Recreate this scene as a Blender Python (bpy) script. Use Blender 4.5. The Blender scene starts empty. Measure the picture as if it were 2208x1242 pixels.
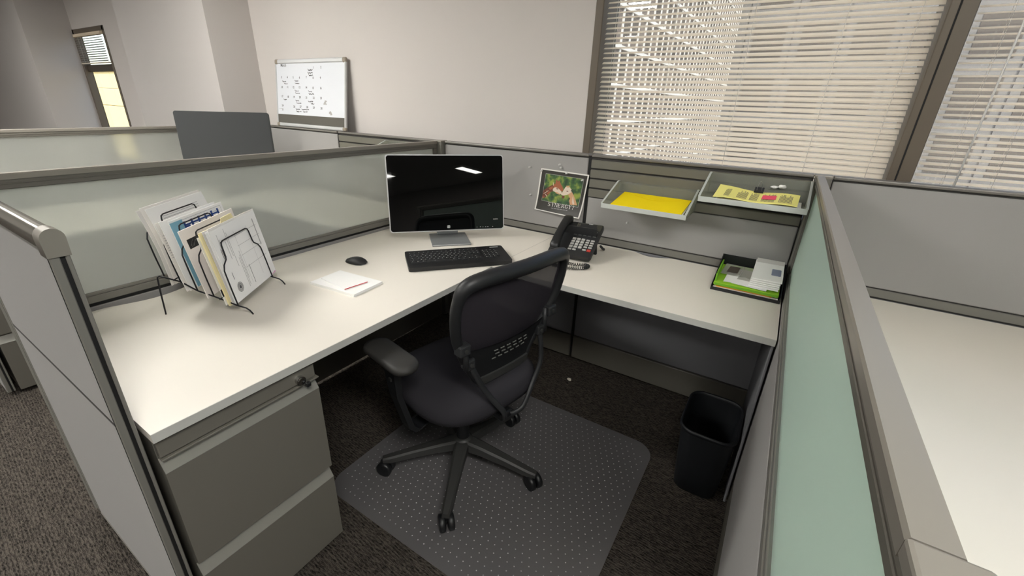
import bpy, bmesh, math, random
from mathutils import Vector, Matrix, Euler

random.seed(7)
S = bpy.context.scene
COL = S.collection
R = math.radians
PI = math.pi

# ------------------------------------------------------------------ camera
cd = bpy.data.cameras.new('camera')
cam = bpy.data.objects.new('camera', cd)
COL.objects.link(cam)
cam.location = (1.67125, -2.08912, 1.39633)
cam.rotation_euler = (R(67.20342), R(-1.73873), R(32.65009))
cd.sensor_fit = 'HORIZONTAL'
cd.sensor_width = 36.0
cd.lens = 925.07237 * 36.0 / 2208.0
cd.shift_x = (1104 - 1091.29325) / 2208.0
cd.shift_y = (612.14878 - 621) / 2208.0
cd.clip_start = 0.02
cd.clip_end = 200
S.camera = cam

# ------------------------------------------------------------------ world, sun, exposure
W = bpy.data.worlds.new('world')
S.world = W
W.use_nodes = True
wn = W.node_tree
bg = wn.nodes['Background']
sky = wn.nodes.new('ShaderNodeTexSky')
sky.sky_type = 'NISHITA'
sky.sun_disc = False
sky.sun_elevation = R(48)
sky.sun_rotation = R(200)
sky.air_density = 1.0
sky.dust_density = 1.2
wn.links.new(sky.outputs[0], bg.inputs[0])
bg.inputs[1].default_value = 0.24

sd = bpy.data.lights.new('sun', 'SUN')
sd.energy = 3.2
sd.angle = R(0.6)
sd.color = (1.0, 0.93, 0.80)
sun = bpy.data.objects.new('sun', sd)
COL.objects.link(sun)
sun.location = (0, -6, 12)
sun.rotation_euler = (R(46), 0, R(42))      # from above and behind the building, lights the houses outside

VS = S.view_settings
S.display_settings.display_device = 'sRGB'
VS.view_transform = 'Standard'
VS.look = 'None'
VS.gamma = 1.0
VS.use_curve_mapping = False
VS.exposure = 1.34
TROFFER = 15.0        # emission of the ceiling lights

# ------------------------------------------------------------------ helpers
def lin(c):
    out = []
    for v in c[:3]:
        v /= 255.0
        out.append(v / 12.92 if v <= 0.04045 else ((v + 0.055) / 1.055) ** 2.4)
    return tuple(out) + (1.0,)

def mat(name, c, rough=0.5, metal=0.0, spec=0.5, noise=0.0, nscale=60.0, bump=0.0, bscale=300.0, emit=0.0, coat=0.0):
    m = bpy.data.materials.new(name)
    m.use_nodes = True
    nt = m.node_tree
    b = nt.nodes['Principled BSDF']
    b.inputs['Base Color'].default_value = lin(c)
    b.inputs['Roughness'].default_value = rough
    b.inputs['Metallic'].default_value = metal
    b.inputs['Specular IOR Level'].default_value = spec
    b.inputs['Coat Weight'].default_value = coat
    if emit:
        b.inputs['Emission Color'].default_value = lin(c)
        b.inputs['Emission Strength'].default_value = emit
    if noise or bump:
        tc = nt.nodes.new('ShaderNodeTexCoord')
        if noise:
            n = nt.nodes.new('ShaderNodeTexNoise')
            n.inputs['Scale'].default_value = nscale
            n.inputs['Detail'].default_value = 6
            nt.links.new(tc.outputs['Object'], n.inputs['Vector'])
            r = nt.nodes.new('ShaderNodeMixRGB')
            l = lin(c)
            r.inputs[1].default_value = tuple(max(0, v * (1 - noise)) for v in l[:3]) + (1,)
            r.inputs[2].default_value = tuple(min(1, v * (1 + noise)) for v in l[:3]) + (1,)
            nt.links.new(n.outputs['Fac'], r.inputs[0])
            nt.links.new(r.outputs[0], b.inputs['Base Color'])
        if bump:
            n2 = nt.nodes.new('ShaderNodeTexNoise')
            n2.inputs['Scale'].default_value = bscale
            n2.inputs['Detail'].default_value = 3
            nt.links.new(tc.outputs['Object'], n2.inputs['Vector'])
            bp = nt.nodes.new('ShaderNodeBump')
            bp.inputs['Strength'].default_value = bump
            bp.inputs['Distance'].default_value = 0.002
            nt.links.new(n2.outputs['Fac'], bp.inputs['Height'])
            nt.links.new(bp.outputs[0], b.inputs['Normal'])
    return m

def mix_mat(name, build):
    m = bpy.data.materials.new(name)
    m.use_nodes = True
    nt = m.node_tree
    for n in list(nt.nodes):
        nt.nodes.remove(n)
    out = nt.nodes.new('ShaderNodeOutputMaterial')
    nt.links.new(build(nt), out.inputs['Surface'])
    return m

def _bsdf(nt, kind, c, rough=None, ior=None):
    n = nt.nodes.new(kind)
    n.inputs['Color'].default_value = lin(c)
    if rough is not None:
        n.inputs['Roughness'].default_value = rough
    if ior is not None:
        n.inputs['IOR'].default_value = ior
    return n.outputs[0]

def _mix(nt, f, a, b):
    n = nt.nodes.new('ShaderNodeMixShader')
    n.inputs[0].default_value = f
    nt.links.new(a, n.inputs[1])
    nt.links.new(b, n.inputs[2])
    return n.outputs[0]

M = {}
M['wall'] = mat('wall_paint', (209, 203, 199), 0.85, spec=0.2, noise=0.02, nscale=2, bump=0.05, bscale=400)
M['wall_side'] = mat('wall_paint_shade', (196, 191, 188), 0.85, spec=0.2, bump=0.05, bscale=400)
M['ceiling'] = mat('ceiling_tile', (225, 223, 218), 0.9, spec=0.1, bump=0.2, bscale=200)
M['fabric'] = mat('panel_fabric', (158, 156, 154), 0.95, spec=0.1, noise=0.06, nscale=700, bump=0.25, bscale=900)
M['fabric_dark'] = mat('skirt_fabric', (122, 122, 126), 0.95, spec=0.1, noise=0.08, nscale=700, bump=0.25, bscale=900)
M['trim'] = mat('panel_metal', (126, 124, 118), 0.42, metal=0.2, noise=0.02, nscale=40)
M['cap'] = mat('cap_metal', (142, 137, 129), 0.38, metal=0.3)
M['capdark'] = mat('frame_metal', (126, 122, 113), 0.4, metal=0.2)
M['framedark'] = mat('glass_frame_metal', (104, 101, 94), 0.42, metal=0.2)
M['backcap'] = mat('back_cap_metal', (122, 118, 113), 0.4, metal=0.2)
M['core'] = mat('panel_core', (54, 52, 50), 0.7)
M['wingcap'] = mat('polished_cap', (170, 166, 158), 0.22, metal=0.8)
M['slat'] = mat('slatwall_metal', (116, 114, 104), 0.45, metal=0.15, noise=0.02, nscale=30)
M['black'] = mat('black_gap', (16, 16, 16), 0.7)
M['desk'] = mat('desk_laminate', (233, 227, 217), 0.42, spec=0.35, noise=0.012, nscale=3)
M['edge'] = mat('desk_edge_band', (188, 188, 183), 0.5)
M['cab'] = mat('cabinet_paint', (111, 108, 100), 0.42, metal=0.1, bump=0.08, bscale=1200)
M['cab_lip'] = mat('cabinet_lip', (136, 134, 128), 0.32, metal=0.2)
M['chrome'] = mat('chrome', (205, 205, 203), 0.14, metal=1.0)
M['silver'] = mat('silver_plastic', (196, 197, 198), 0.35, metal=0.15)
M['brushed'] = mat('brushed_metal', (150, 153, 154), 0.36, metal=0.35)
M['gloss'] = mat('gloss_black', (8, 9, 10), 0.03, spec=0.5)
M['screen'] = mat('dark_screen', (5, 6, 6), 0.015, spec=0.5)
M['plastic'] = mat('black_plastic', (22, 23, 25), 0.42, bump=0.05, bscale=900)
M['plastic2'] = mat('charcoal_plastic', (36, 37, 39), 0.52, bump=0.05, bscale=900)
M['key'] = mat('key_plastic', (28, 29, 31), 0.5)
M['keyring'] = mat('legend_white', (205, 207, 206), 0.6)
M['lightkey'] = mat('phone_key', (182, 182, 178), 0.45)
M['greykey'] = mat('phone_feature_key', (66, 68, 68), 0.5)
M['redkey'] = mat('red_key', (196, 62, 52), 0.45)
M['lcd'] = mat('phone_display', (62, 62, 56), 0.2)
M['paper'] = mat('white_paper', (245, 244, 242), 0.8, spec=0.2)
M['paper2'] = mat('warm_paper', (236, 232, 227), 0.8, spec=0.2)
M['paper3'] = mat('grey_paper', (220, 217, 214), 0.8, spec=0.2)
M['env'] = mat('mauve_paper', (226, 220, 215), 0.8, spec=0.2)
M['manila'] = mat('manila_card', (242, 230, 182), 0.75, spec=0.2)
M['bluepr'] = mat('blue_print', (34, 72, 140), 0.7)
M['cyanpr'] = mat('cyan_print', (128, 178, 198), 0.7)
M['ink'] = mat('ink_grey', (92, 92, 94), 0.8)
M['inkblack'] = mat('ink_black', (24, 24, 26), 0.8)
M['inklight'] = mat('ink_pale', (176, 174, 174), 0.8)
M['red'] = mat('red_edge', (205, 60, 62), 0.7)
M['pink'] = mat('pink_mark', (244, 84, 108), 0.7)
M['pinkpale'] = mat('pale_pink_print', (226, 168, 196), 0.8)
M['yellow'] = mat('yellow_envelope', (250, 222, 16), 0.7, spec=0.2)
M['paleyellow'] = mat('pale_yellow_paper', (244, 236, 140), 0.75, spec=0.2)
M['lime'] = mat('lime_folder', (160, 212, 52), 0.6)
M['limedark'] = mat('lime_folder_side', (112, 172, 28), 0.6)
M['orange'] = mat('orange_folder', (246, 170, 56), 0.6)
M['bluegrey'] = mat('envelope_window', (140, 148, 172), 0.3)
M['wire'] = mat('black_wire', (22, 22, 26), 0.4, metal=0.3)
M['board'] = mat('whiteboard_face', (222, 225, 231), 0.5, spec=0.3)
M['cork'] = mat('grey_pin_strip', (92, 89, 83), 0.85)
M['posterblack'] = mat('poster_black', (58, 56, 52), 0.4)
M['posterwhite'] = mat('poster_white', (232, 230, 224), 0.5)
M['brown'] = mat('taupe_frame', (104, 94, 82), 0.45, metal=0.1)
M['browndark'] = mat('taupe_frame_dark', (74, 66, 56), 0.5, metal=0.1)
M['capcorner'] = mat('corner_plastic', (150, 140, 126), 0.45)
M['seat'] = mat('seat_fabric', (46, 45, 49), 0.95, spec=0.1, noise=0.15, nscale=600, bump=0.3, bscale=800)
M['base'] = mat('chair_base_plastic', (50, 50, 49), 0.5)
M['chair_frame'] = mat('chair_frame_plastic', (27, 28, 30), 0.48)
M['chair_arm'] = mat('arm_pad_rubber', (44, 43, 41), 0.6)
M['vent'] = mat('vent_slot_plastic', (92, 92, 90), 0.5)
M['bin'] = mat('bin_plastic', (20, 22, 26), 0.5, bump=0.06, bscale=500)
M['tray_black'] = mat('tray_black', (30, 31, 34), 0.3)
M['bkmon'] = mat('matte_dark_screen', (58, 60, 61), 0.55, spec=0.3)
M['bark'] = mat('scrap_paper', (214, 206, 190), 0.8)
M['facade'] = mat('outside_tan_panel', (108, 97, 90), 0.8, noise=0.1, nscale=1.0)
M['fin'] = mat('outside_white_fin', (206, 200, 194), 0.7)
M['far'] = mat('outside_far_wall', (110, 106, 104), 0.8, noise=0.1, nscale=0.3)
M['farwin'] = mat('outside_far_window', (88, 82, 78), 0.9, spec=0.1)
M['cream_out'] = mat('outside_cream_panel', (240, 216, 156), 0.85, noise=0.06, nscale=1.5)
M['asphalt'] = mat('outside_paving', (205, 200, 190), 0.9, noise=0.15, nscale=2)
M['light_frame'] = mat('light_frame', (235, 235, 232), 0.5)
M['diffuser'] = mat('light_diffuser', (252, 250, 244), 0.5, emit=TROFFER)

def _glass(nt):
    return _mix(nt, 0.08, _bsdf(nt, 'ShaderNodeBsdfTransparent', (238, 240, 238)), _bsdf(nt, 'ShaderNodeBsdfGlossy', (255, 255, 255), 0.02))
M['glass'] = mix_mat('window_glass', _glass)

def _frost(nt):
    a = _bsdf(nt, 'ShaderNodeBsdfRefraction', FROST, 0.36, 1.06)
    t = _bsdf(nt, 'ShaderNodeBsdfTranslucent', FROST)
    d = _bsdf(nt, 'ShaderNodeBsdfDiffuse', FROST)
    g = _bsdf(nt, 'ShaderNodeBsdfGlossy', (255, 255, 255), 0.35)
    x = _mix(nt, FMIX[0], a, t)
    y = _mix(nt, FMIX[1], x, d)
    return _mix(nt, 0.06, y, g)
FROST = (214, 216, 212)
FMIX = (0.22, 0.26)
M['frost'] = mix_mat('frosted_glass', _frost)
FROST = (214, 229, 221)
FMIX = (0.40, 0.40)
M['frost_green_light'] = mix_mat('frosted_glass_green_light', _frost)  # same glass as frost; greener light from this angle is put into colour

def _tray(nt):
    t = _bsdf(nt, 'ShaderNodeBsdfTransparent', (232, 234, 228))
    d = _mix(nt, 0.4, _bsdf(nt, 'ShaderNodeBsdfDiffuse', (210, 212, 206)), _bsdf(nt, 'ShaderNodeBsdfTranslucent', (214, 216, 210)))
    x = _mix(nt, 0.26, t, d)
    return _mix(nt, 0.06, x, _bsdf(nt, 'ShaderNodeBsdfGlossy', (255, 255, 255), 0.25))
M['tray'] = mix_mat('frosted_tray_plastic', _tray)
M['rim'] = mix_mat('frosted_tray_rim', lambda nt: _mix(nt, 0.78, _bsdf(nt, 'ShaderNodeBsdfTransparent', (232, 234, 228)), _bsdf(nt, 'ShaderNodeBsdfDiffuse', (206, 210, 206))))

def _sleeve(nt):
    t = _bsdf(nt, 'ShaderNodeBsdfTransparent', (230, 230, 226))
    x = _mix(nt, 0.30, t, _bsdf(nt, 'ShaderNodeBsdfDiffuse', (206, 206, 198)))
    return _mix(nt, 0.1, x, _bsdf(nt, 'ShaderNodeBsdfGlossy', (255, 255, 255), 0.15))
M['sleeve'] = mix_mat('clear_sleeve', _sleeve)

def _matp(nt):
    t = _bsdf(nt, 'ShaderNodeBsdfTransparent', (200, 200, 202))
    x = _mix(nt, 0.70, t, _bsdf(nt, 'ShaderNodeBsdfDiffuse', (112, 110, 111)))
    return _mix(nt, 0.05, x, _bsdf(nt, 'ShaderNodeBsdfGlossy', (255, 255, 255), 0.3))
M['mat'] = mix_mat('chair_mat_vinyl', _matp)
M['stud'] = mat('mat_stud', (172, 170, 172), 0.4)

def _mesh(nt):
    t = _bsdf(nt, 'ShaderNodeBsdfTransparent', (255, 255, 255))
    return _mix(nt, 0.93, t, _bsdf(nt, 'ShaderNodeBsdfDiffuse', (52, 49, 54)))
M['mesh'] = mix_mat('chair_mesh', _mesh)

def _blind(nt):
    d = _bsdf(nt, 'ShaderNodeBsdfDiffuse', (246, 238, 226))
    t = _bsdf(nt, 'ShaderNodeBsdfTranslucent', (252, 240, 222))
    return _mix(nt, 0.04, _mix(nt, 0.48, d, t), _bsdf(nt, 'ShaderNodeBsdfGlossy', (255, 255, 255), 0.3))
M['blind'] = mix_mat('blind_slat', _blind)

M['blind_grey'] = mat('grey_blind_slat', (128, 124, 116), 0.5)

def carpet():
    m = bpy.data.materials.new('carpet')
    m.use_nodes = True
    nt = m.node_tree
    b = nt.nodes['Principled BSDF']
    b.inputs['Roughness'].default_value = 0.97
    b.inputs['Specular IOR Level'].default_value = 0.05
    tc = nt.nodes.new('ShaderNodeTexCoord')
    mp = nt.nodes.new('ShaderNodeMapping')
    mp.inputs['Rotation'].default_value = (0, 0, R(14))
    mp.inputs['Scale'].default_value = (1.0, 3.2, 1)
    nt.links.new(tc.outputs['Object'], mp.inputs['Vector'])
    v = nt.nodes.new('ShaderNodeTexVoronoi')
    v.inputs['Scale'].default_value = 55
    nt.links.new(mp.outputs[0], v.inputs['Vector'])
    wv = nt.nodes.new('ShaderNodeTexWave')
    wv.bands_direction = 'Y'
    wv.inputs['Scale'].default_value = 11
    wv.inputs['Distortion'].default_value = 7
    wv.inputs['Detail'].default_value = 3
    wv.inputs['Detail Scale'].default_value = 6
    nt.links.new(mp.outputs[0], wv.inputs['Vector'])
    n = nt.nodes.new('ShaderNodeTexNoise')
    n.inputs['Scale'].default_value = 140
    n.inputs['Detail'].default_value = 4
    nt.links.new(tc.outputs['Object'], n.inputs['Vector'])
    a1 = nt.nodes.new('ShaderNodeMath'); a1.operation = 'MULTIPLY'; a1.inputs[1].default_value = 0.55
    nt.links.new(v.outputs['Distance'], a1.inputs[0])
    a2 = nt.nodes.new('ShaderNodeMath'); a2.operation = 'MULTIPLY_ADD'; a2.inputs[1].default_value = 0.35
    nt.links.new(wv.outputs['Fac'], a2.inputs[0]); nt.links.new(a1.outputs[0], a2.inputs[2])
    a3 = nt.nodes.new('ShaderNodeMath'); a3.operation = 'MULTIPLY_ADD'; a3.inputs[1].default_value = 0.5
    nt.links.new(n.outputs['Fac'], a3.inputs[0]); nt.links.new(a2.outputs[0], a3.inputs[2])
    cr = nt.nodes.new('ShaderNodeValToRGB')
    e = cr.color_ramp.elements
    e[0].position = 0.32; e[0].color = lin((27, 25, 24))
    e[1].position = 0.95; e[1].color = lin((85, 79, 73))
    nt.links.new(a3.outputs[0], cr.inputs[0])
    nt.links.new(cr.outputs[0], b.inputs['Base Color'])
    bp = nt.nodes.new('ShaderNodeBump')
    bp.inputs['Strength'].default_value = 0.9
    bp.inputs['Distance'].default_value = 0.006
    nt.links.new(a3.outputs[0], bp.inputs['Height'])
    nt.links.new(bp.outputs[0], b.inputs['Normal'])
    return m
M['carpet'] = carpet()

def leafy():
    m = bpy.data.materials.new('poster_foliage')
    m.use_nodes = True
    nt = m.node_tree
    b = nt.nodes['Principled BSDF']
    b.inputs['Roughness'].default_value = 0.45
    tc = nt.nodes.new('ShaderNodeTexCoord')
    n = nt.nodes.new('ShaderNodeTexNoise')
    n.inputs['Scale'].default_value = 26
    n.inputs['Detail'].default_value = 2
    nt.links.new(tc.outputs['Object'], n.inputs['Vector'])
    cr = nt.nodes.new('ShaderNodeValToRGB')
    e = cr.color_ramp.elements
    e[0].position = 0.36; e[0].color = lin((46, 72, 52))
    e[1].position = 0.64; e[1].color = lin((146, 162, 72))
    x = e.new(0.5); x.color = lin((70, 104, 60))
    nt.links.new(n.outputs['Fac'], cr.inputs[0])
    nt.links.new(cr.outputs[0], b.inputs['Base Color'])
    return m
M['leafy'] = leafy()
M['gir1'] = mat('giraffe_rust', (164, 96, 66), 0.5)
M['gir2'] = mat('giraffe_brown', (112, 66, 52), 0.5)
M['gir3'] = mat('giraffe_cream', (222, 206, 188), 0.5)
M['gir4'] = mat('giraffe_tan', (206, 160, 120), 0.5)

# ------------------------------------------------------------------ mesh builder
class MB:
    def __init__(s):
        s.bm = bmesh.new()
        s.mi = 0
        s.smooth = False

    def _faces(s, fs):
        for f in fs:
            f.material_index = s.mi
            f.smooth = s.smooth

    def box(s, x0, x1, y0, y1, z0, z1, bev=0.0, seg=1, mtx=None):
        b = bmesh.new()
        bmesh.ops.create_cube(b, size=1)
        for v in b.verts:
            v.co = Vector(((x0 + x1) / 2 + v.co.x * (x1 - x0), (y0 + y1) / 2 + v.co.y * (y1 - y0), (z0 + z1) / 2 + v.co.z * (z1 - z0)))
        if bev > 0:
            bmesh.ops.bevel(b, geom=list(b.edges), offset=bev, segments=seg, affect='EDGES', profile=0.5)
        return s._merge(b, mtx)

    def _merge(s, b, mtx=None):
        mp = {}
        for v in b.verts:
            mp[v] = s.bm.verts.new(mtx @ v.co if mtx else v.co)
        for f in b.faces:
            try:
                nf = s.bm.faces.new([mp[v] for v in f.verts])
                nf.material_index = s.mi
                nf.smooth = s.smooth
            except ValueError:
                pass
        b.free()
        return s

    def prism(s, pts, axis, a, b_, mtx=None):
        """closed polygon pts in the two other axes, extruded along axis from a to b_"""
        def P(p, t):
            if axis == 'x': q = (t, p[0], p[1])
            elif axis == 'y': q = (p[0], t, p[1])
            else: q = (p[0], p[1], t)
            q = Vector(q)
            return mtx @ q if mtx else q
        v0 = [s.bm.verts.new(P(p, a)) for p in pts]
        v1 = [s.bm.verts.new(P(p, b_)) for p in pts]
        n = len(pts)
        e, g = v0[::-1], v1
        if s.smooth:
            e = [s.bm.verts.new(v.co) for v in e]
            g = [s.bm.verts.new(v.co) for v in g]
        fs = []
        for i in range(n):
            fs.append(s.bm.faces.new((v0[i], v0[(i + 1) % n], v1[(i + 1) % n], v1[i])))
        s._faces(fs)
        for q in (e, g):
            f = s.bm.faces.new(q)
            f.material_index = s.mi
        return s

    def quad(s, *pts):
        f = s.bm.faces.new([s.bm.verts.new(Vector(p)) for p in pts])
        s._faces([f])
        return s

    def rings(s, rings, cap=True, close=True):
        """skin a list of rings (same count)"""
        R_ = [[s.bm.verts.new(Vector(p)) for p in r] for r in rings]
        fs = []
        n = len(R_[0])
        for i in range(len(R_) - 1):
            for j in range(n if close else n - 1):
                k = (j + 1) % n
                fs.append(s.bm.faces.new((R_[i][j], R_[i][k], R_[i + 1][k], R_[i + 1][j])))
        if cap and close:
            fs.append(s.bm.faces.new(R_[0][::-1]))
            fs.append(s.bm.faces.new(R_[-1]))
        s._faces(fs)
        return s

    def tube(s, pts, r, seg=8, smooth=True, flat=1.0, closed=False):
        pts = [Vector(p) for p in pts]
        n = len(pts)
        rr = r if isinstance(r, (list, tuple)) else [r] * n
        rings = []
        up = None
        for i in range(n):
            if closed:
                d = pts[(i + 1) % n] - pts[i - 1]
            else:
                d = pts[min(i + 1, n - 1)] - pts[max(i - 1, 0)]
            d.normalize()
            if up is None:
                up = Vector((0, 0, 1)) if abs(d.z) < 0.9 else Vector((0, 1, 0))
            a = d.cross(up)
            if a.length < 1e-4:
                a = d.orthogonal()
            a.normalize()
            b = a.cross(d).normalized()
            up = b
            rings.append([pts[i] + a * (math.cos(t) * rr[i]) + b * (math.sin(t) * rr[i] * flat) for t in [2 * PI * k / seg for k in range(seg)]])
        old = s.smooth
        s.smooth = smooth
        if closed:
            rings.append(rings[0])
        s.rings(rings, cap=not closed)
        s.smooth = old
        return s

    def cyl(s, p0, p1, r, seg=16, r1=None):
        old = s.smooth
        s.tube([p0, p1], [r, r if r1 is None else r1], seg, smooth=False)
        s.smooth = old
        return s

    def lathe(s, prof, seg=24, c=(0, 0, 0), cap=True):
        old = s.smooth
        s.smooth = True
        s.rings([[Vector(c) + Vector((r * math.cos(2 * PI * k / seg), r * math.sin(2 * PI * k / seg), z)) for k in range(seg)] for r, z in prof], cap=cap)
        s.smooth = old
        return s

    def build(s, name, m, parent=None, world=False):
        me = bpy.data.meshes.new(name)
        bmesh.ops.recalc_face_normals(s.bm, faces=list(s.bm.faces))
        s.bm.to_mesh(me)
        s.bm.free()
        for q in (m if isinstance(m, (list, tuple)) else [m]):
            me.materials.append(q)
        o = bpy.data.objects.new(name, me)
        COL.objects.link(o)
        if parent is not None:
            o.parent = parent
            if world:
                me.transform(xf(parent).inverted())
        return o

def xf(o):
    m = Matrix.Translation(o.location) @ o.rotation_euler.to_matrix().to_4x4()
    return xf(o.parent) @ m if o.parent else m

def tag(o, label=None, cat=None, group=None, kind=None):
    if label: o['label'] = label
    if cat: o['category'] = cat
    if group: o['group'] = group
    if kind: o['kind'] = kind
    return o

def thing(name, label, cat, loc=(0, 0, 0), rz=0.0, group=None):
    o = bpy.data.objects.new(name, None)
    COL.objects.link(o)
    o.empty_display_size = 0.1
    o.location = loc
    o.rotation_euler = (0, 0, rz)
    return tag(o, label, cat, group)

def dup(o, parent=None):
    c = o.copy()
    COL.objects.link(c)
    if parent is not None:
        c.parent = parent
    for ch in list(o.children):
        dup(ch, c)
    return c

def copies(o, poses, parent):
    """further copies of part o (and its children) moved by the given offsets"""
    for p in poses:
        c = dup(o, parent)
        c.location = o.location + Vector(p)

def text_mesh(mb, txt, size, mtx, align='CENTER', sx=1.0, bold=0.0):
    cu = bpy.data.curves.new('t', 'FONT')
    cu.body = txt
    cu.size = size
    cu.align_x = align
    cu.offset = bold
    cu.resolution_u = 3
    o = bpy.data.objects.new('t', cu)
    COL.objects.link(o)
    dg = bpy.context.evaluated_depsgraph_get()
    me = bpy.data.meshes.new_from_object(o.evaluated_get(dg))
    bpy.data.objects.remove(o)
    bpy.data.curves.remove(cu)
    vs = [mb.bm.verts.new(mtx @ Vector((v.co.x * sx, v.co.y, 0))) for v in me.vertices]
    for p in me.polygons:
        try:
            f = mb.bm.faces.new([vs[i] for i in p.vertices])
            f.material_index = mb.mi
        except ValueError:
            pass
    bpy.data.meshes.remove(me)

def smooth_path(pts, n=6, closed=False):
    pts = [Vector(p) for p in pts]
    out = []
    N = len(pts)
    rng = range(N) if closed else range(N - 1)
    for i in rng:
        if closed:
            p0, p1, p2, p3 = pts[i - 1], pts[i], pts[(i + 1) % N], pts[(i + 2) % N]
        else:
            p0, p1, p2, p3 = pts[max(i - 1, 0)], pts[i], pts[i + 1], pts[min(i + 2, N - 1)]
        for k in range(n):
            t = k / n
            out.append(0.5 * ((2 * p1) + (p2 - p0) * t + (2 * p0 - 5 * p1 + 4 * p2 - p3) * t * t + (3 * p1 - p0 - 3 * p2 + p3) * t ** 3))
    if not closed:
        out.append(pts[-1])
    return out

def rrect(w, d, r, n=5, cx=0, cy=0):
    pts = []
    for (sx, sy, a0) in ((1, 1, 0), (-1, 1, 90), (-1, -1, 180), (1, -1, 270)):
        for k in range(n + 1):
            a = R(a0 + 90 * k / n)
            pts.append((cx + sx * (w / 2 - r) + r * math.cos(a), cy + sy * (d / 2 - r) + r * math.sin(a)))
    return pts

def cells(parent, wave):
    pass

# ------------------------------------------------------------------ the room
def struct(name, mb, m, parent=None):
    return tag(mb.build(name, m, parent), kind='structure')

CEIL = 2.70
mb = MB(); mb.box(-9.3, 8.3, -10.3, 0.42, -0.10, 0.0)
struct('floor', mb, M['carpet'])
mb = MB(); mb.box(-9.3, 8.3, -10.3, 0.42, CEIL, CEIL + 0.15)
struct('ceiling', mb, M['ceiling'])
mb = MB()
mb.box(-5.04, 0.753, 0.10, 0.40, 0, CEIL)                 # wall between the far bay and the big windows
mb.box(0.753, 4.70, 0.10, 0.40, 0, 0.95)
mb.box(0.753, 4.70, 0.10, 0.40, 2.40, CEIL)
mb.box(4.70, 8.15, 0.10, 0.40, 0, CEIL)
mb.box(-6.02, -5.04, 0.10, 0.165, 0, 0.55)
mb.box(-6.02, -5.04, 0.10, 0.165, 2.06, CEIL)
struct('wall_back', mb, M['wall'])
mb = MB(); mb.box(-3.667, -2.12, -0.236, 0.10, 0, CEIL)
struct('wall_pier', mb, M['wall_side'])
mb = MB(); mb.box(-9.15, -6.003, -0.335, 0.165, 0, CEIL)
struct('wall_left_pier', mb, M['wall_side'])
mb = MB(); mb.box(-9.3, -9.15, -10.3, 0.40, 0, CEIL)
struct('wall_left', mb, M['wall'])
mb = MB(); mb.box(8.15, 8.3, -10.3, 0.40, 0, CEIL)
struct('wall_right', mb, M['wall'])
mb = MB(); mb.box(-9.15, 8.15, -10.3, -10.15, 0, CEIL)
struct('wall_front', mb, M['wall'])

def window(name, x0, x1, z0, z1, bars=(), y=0.10, fw=0.039, fw1=None, dp=0.20):
    root = tag(thing(name, None, None, ((x0 + x1) / 2, y, z0)), kind='structure')
    f = MB()
    fw1 = fw1 or fw
    for (a, b) in ((x0, x0 + fw), (x1 - fw1, x1)):
        f.box(a, b, y - 0.008, y + dp, z0, z1, 0.003)
    f.box(x0, x1, y - 0.008, y + dp, z1 - 0.05, z1, 0.003)
    f.box(x0, x1, y - 0.03, y + dp, z0, z0 + 0.035, 0.003)
    f.build('window_frame', M['brown'], root, True)
    for (za, zb) in bars:
        MB().box(x0 + fw, x1 - fw1, y + dp * .3, y + dp * .9, za, zb, 0.003).build('transom', M['browndark'], root, True)
    MB().box(x0 + fw, x1 - fw1, y + dp * .80, y + dp * .83, z0 + 0.03, z1 - 0.04).build('pane', M['glass'], root, True)
    return root

w1 = window('window_1', 0.753, 2.026, 0.95, 2.40, fw1=0.026)
w2 = window('window_2', 2.026, 3.40, 0.95, 2.40, fw=0.047)
w4 = window('window_3', 3.40, 4.70, 0.95, 2.40)
MB().box(2.0235, 2.0285, 0.0905, 0.094, 0.95, 2.40).build('joint', M['black'], w2, True)
w3 = window('window_4', -6.003, -5.04, 0.55, 2.06, bars=((1.605, 1.68),), fw=0.045, dp=0.065)

# ------------------------------------------------------------------ blinds
def blind(label, x0, x1, ztop, zbot, pitch, tilt, y=0.155, depth=0.025, cords=(), group=None, seg=5, mm='blind'):
    n = int(round((ztop - 0.03 - zbot) / pitch))
    root = thing('window_blind', label, 'blind', ((x0 + x1) / 2, y, zbot), group=group)
    hw = (x1 - x0) / 2
    m = MB(); m.smooth = True
    t0, t1 = tilt if isinstance(tilt, tuple) else (tilt, tilt)
    rg = []
    for q in range(9 if t0 != t1 else 2):
        f_ = q / (8 if t0 != t1 else 1)
        a_ = t0 + (t1 - t0) * f_
        ring = []
        for k in range(seg):
            u = -0.5 + k / (seg - 1)
            yy = u * depth
            zz = 0.0022 * (1 - (2 * u) ** 2)
            c, s_ = math.cos(a_), math.sin(a_)
            ring.append((-hw + 2 * hw * f_, yy * c - zz * s_, yy * s_ + zz * c))
        rg.append(ring)
    m.rings(rg, cap=False, close=False)
    s0 = m.build('slat', M[mm], root)
    s0.location = (0, 0, pitch)
    for i in range(1, n):
        c = s0.copy()
        COL.objects.link(c)
        c.parent = root
        c.location = (0, 0, pitch * (i + 1))
        c.rotation_euler = (random.uniform(-0.05, 0.05), random.uniform(-0.0012, 0.0012), 0)
    MB().box(-hw, hw, -0.012, 0.012, -0.004, 0.008, 0.003).build('bottom_rail', M['blind'], root)
    MB().box(-hw, hw, -0.016, 0.016, ztop - zbot - 0.03, ztop - zbot, 0.002).build('head_rail', M['blind'], root)
    for cx_ in cords:
        m = MB()
        for dy in (-0.0135, 0.0135):
            m.tube([(cx_ - (x0 + x1) / 2, dy, 0), (cx_ - (x0 + x1) / 2, dy, ztop - zbot - 0.03)], 0.0007, 4)
        m.build('ladder_cord', M['paper2'], root)
    return root

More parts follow.
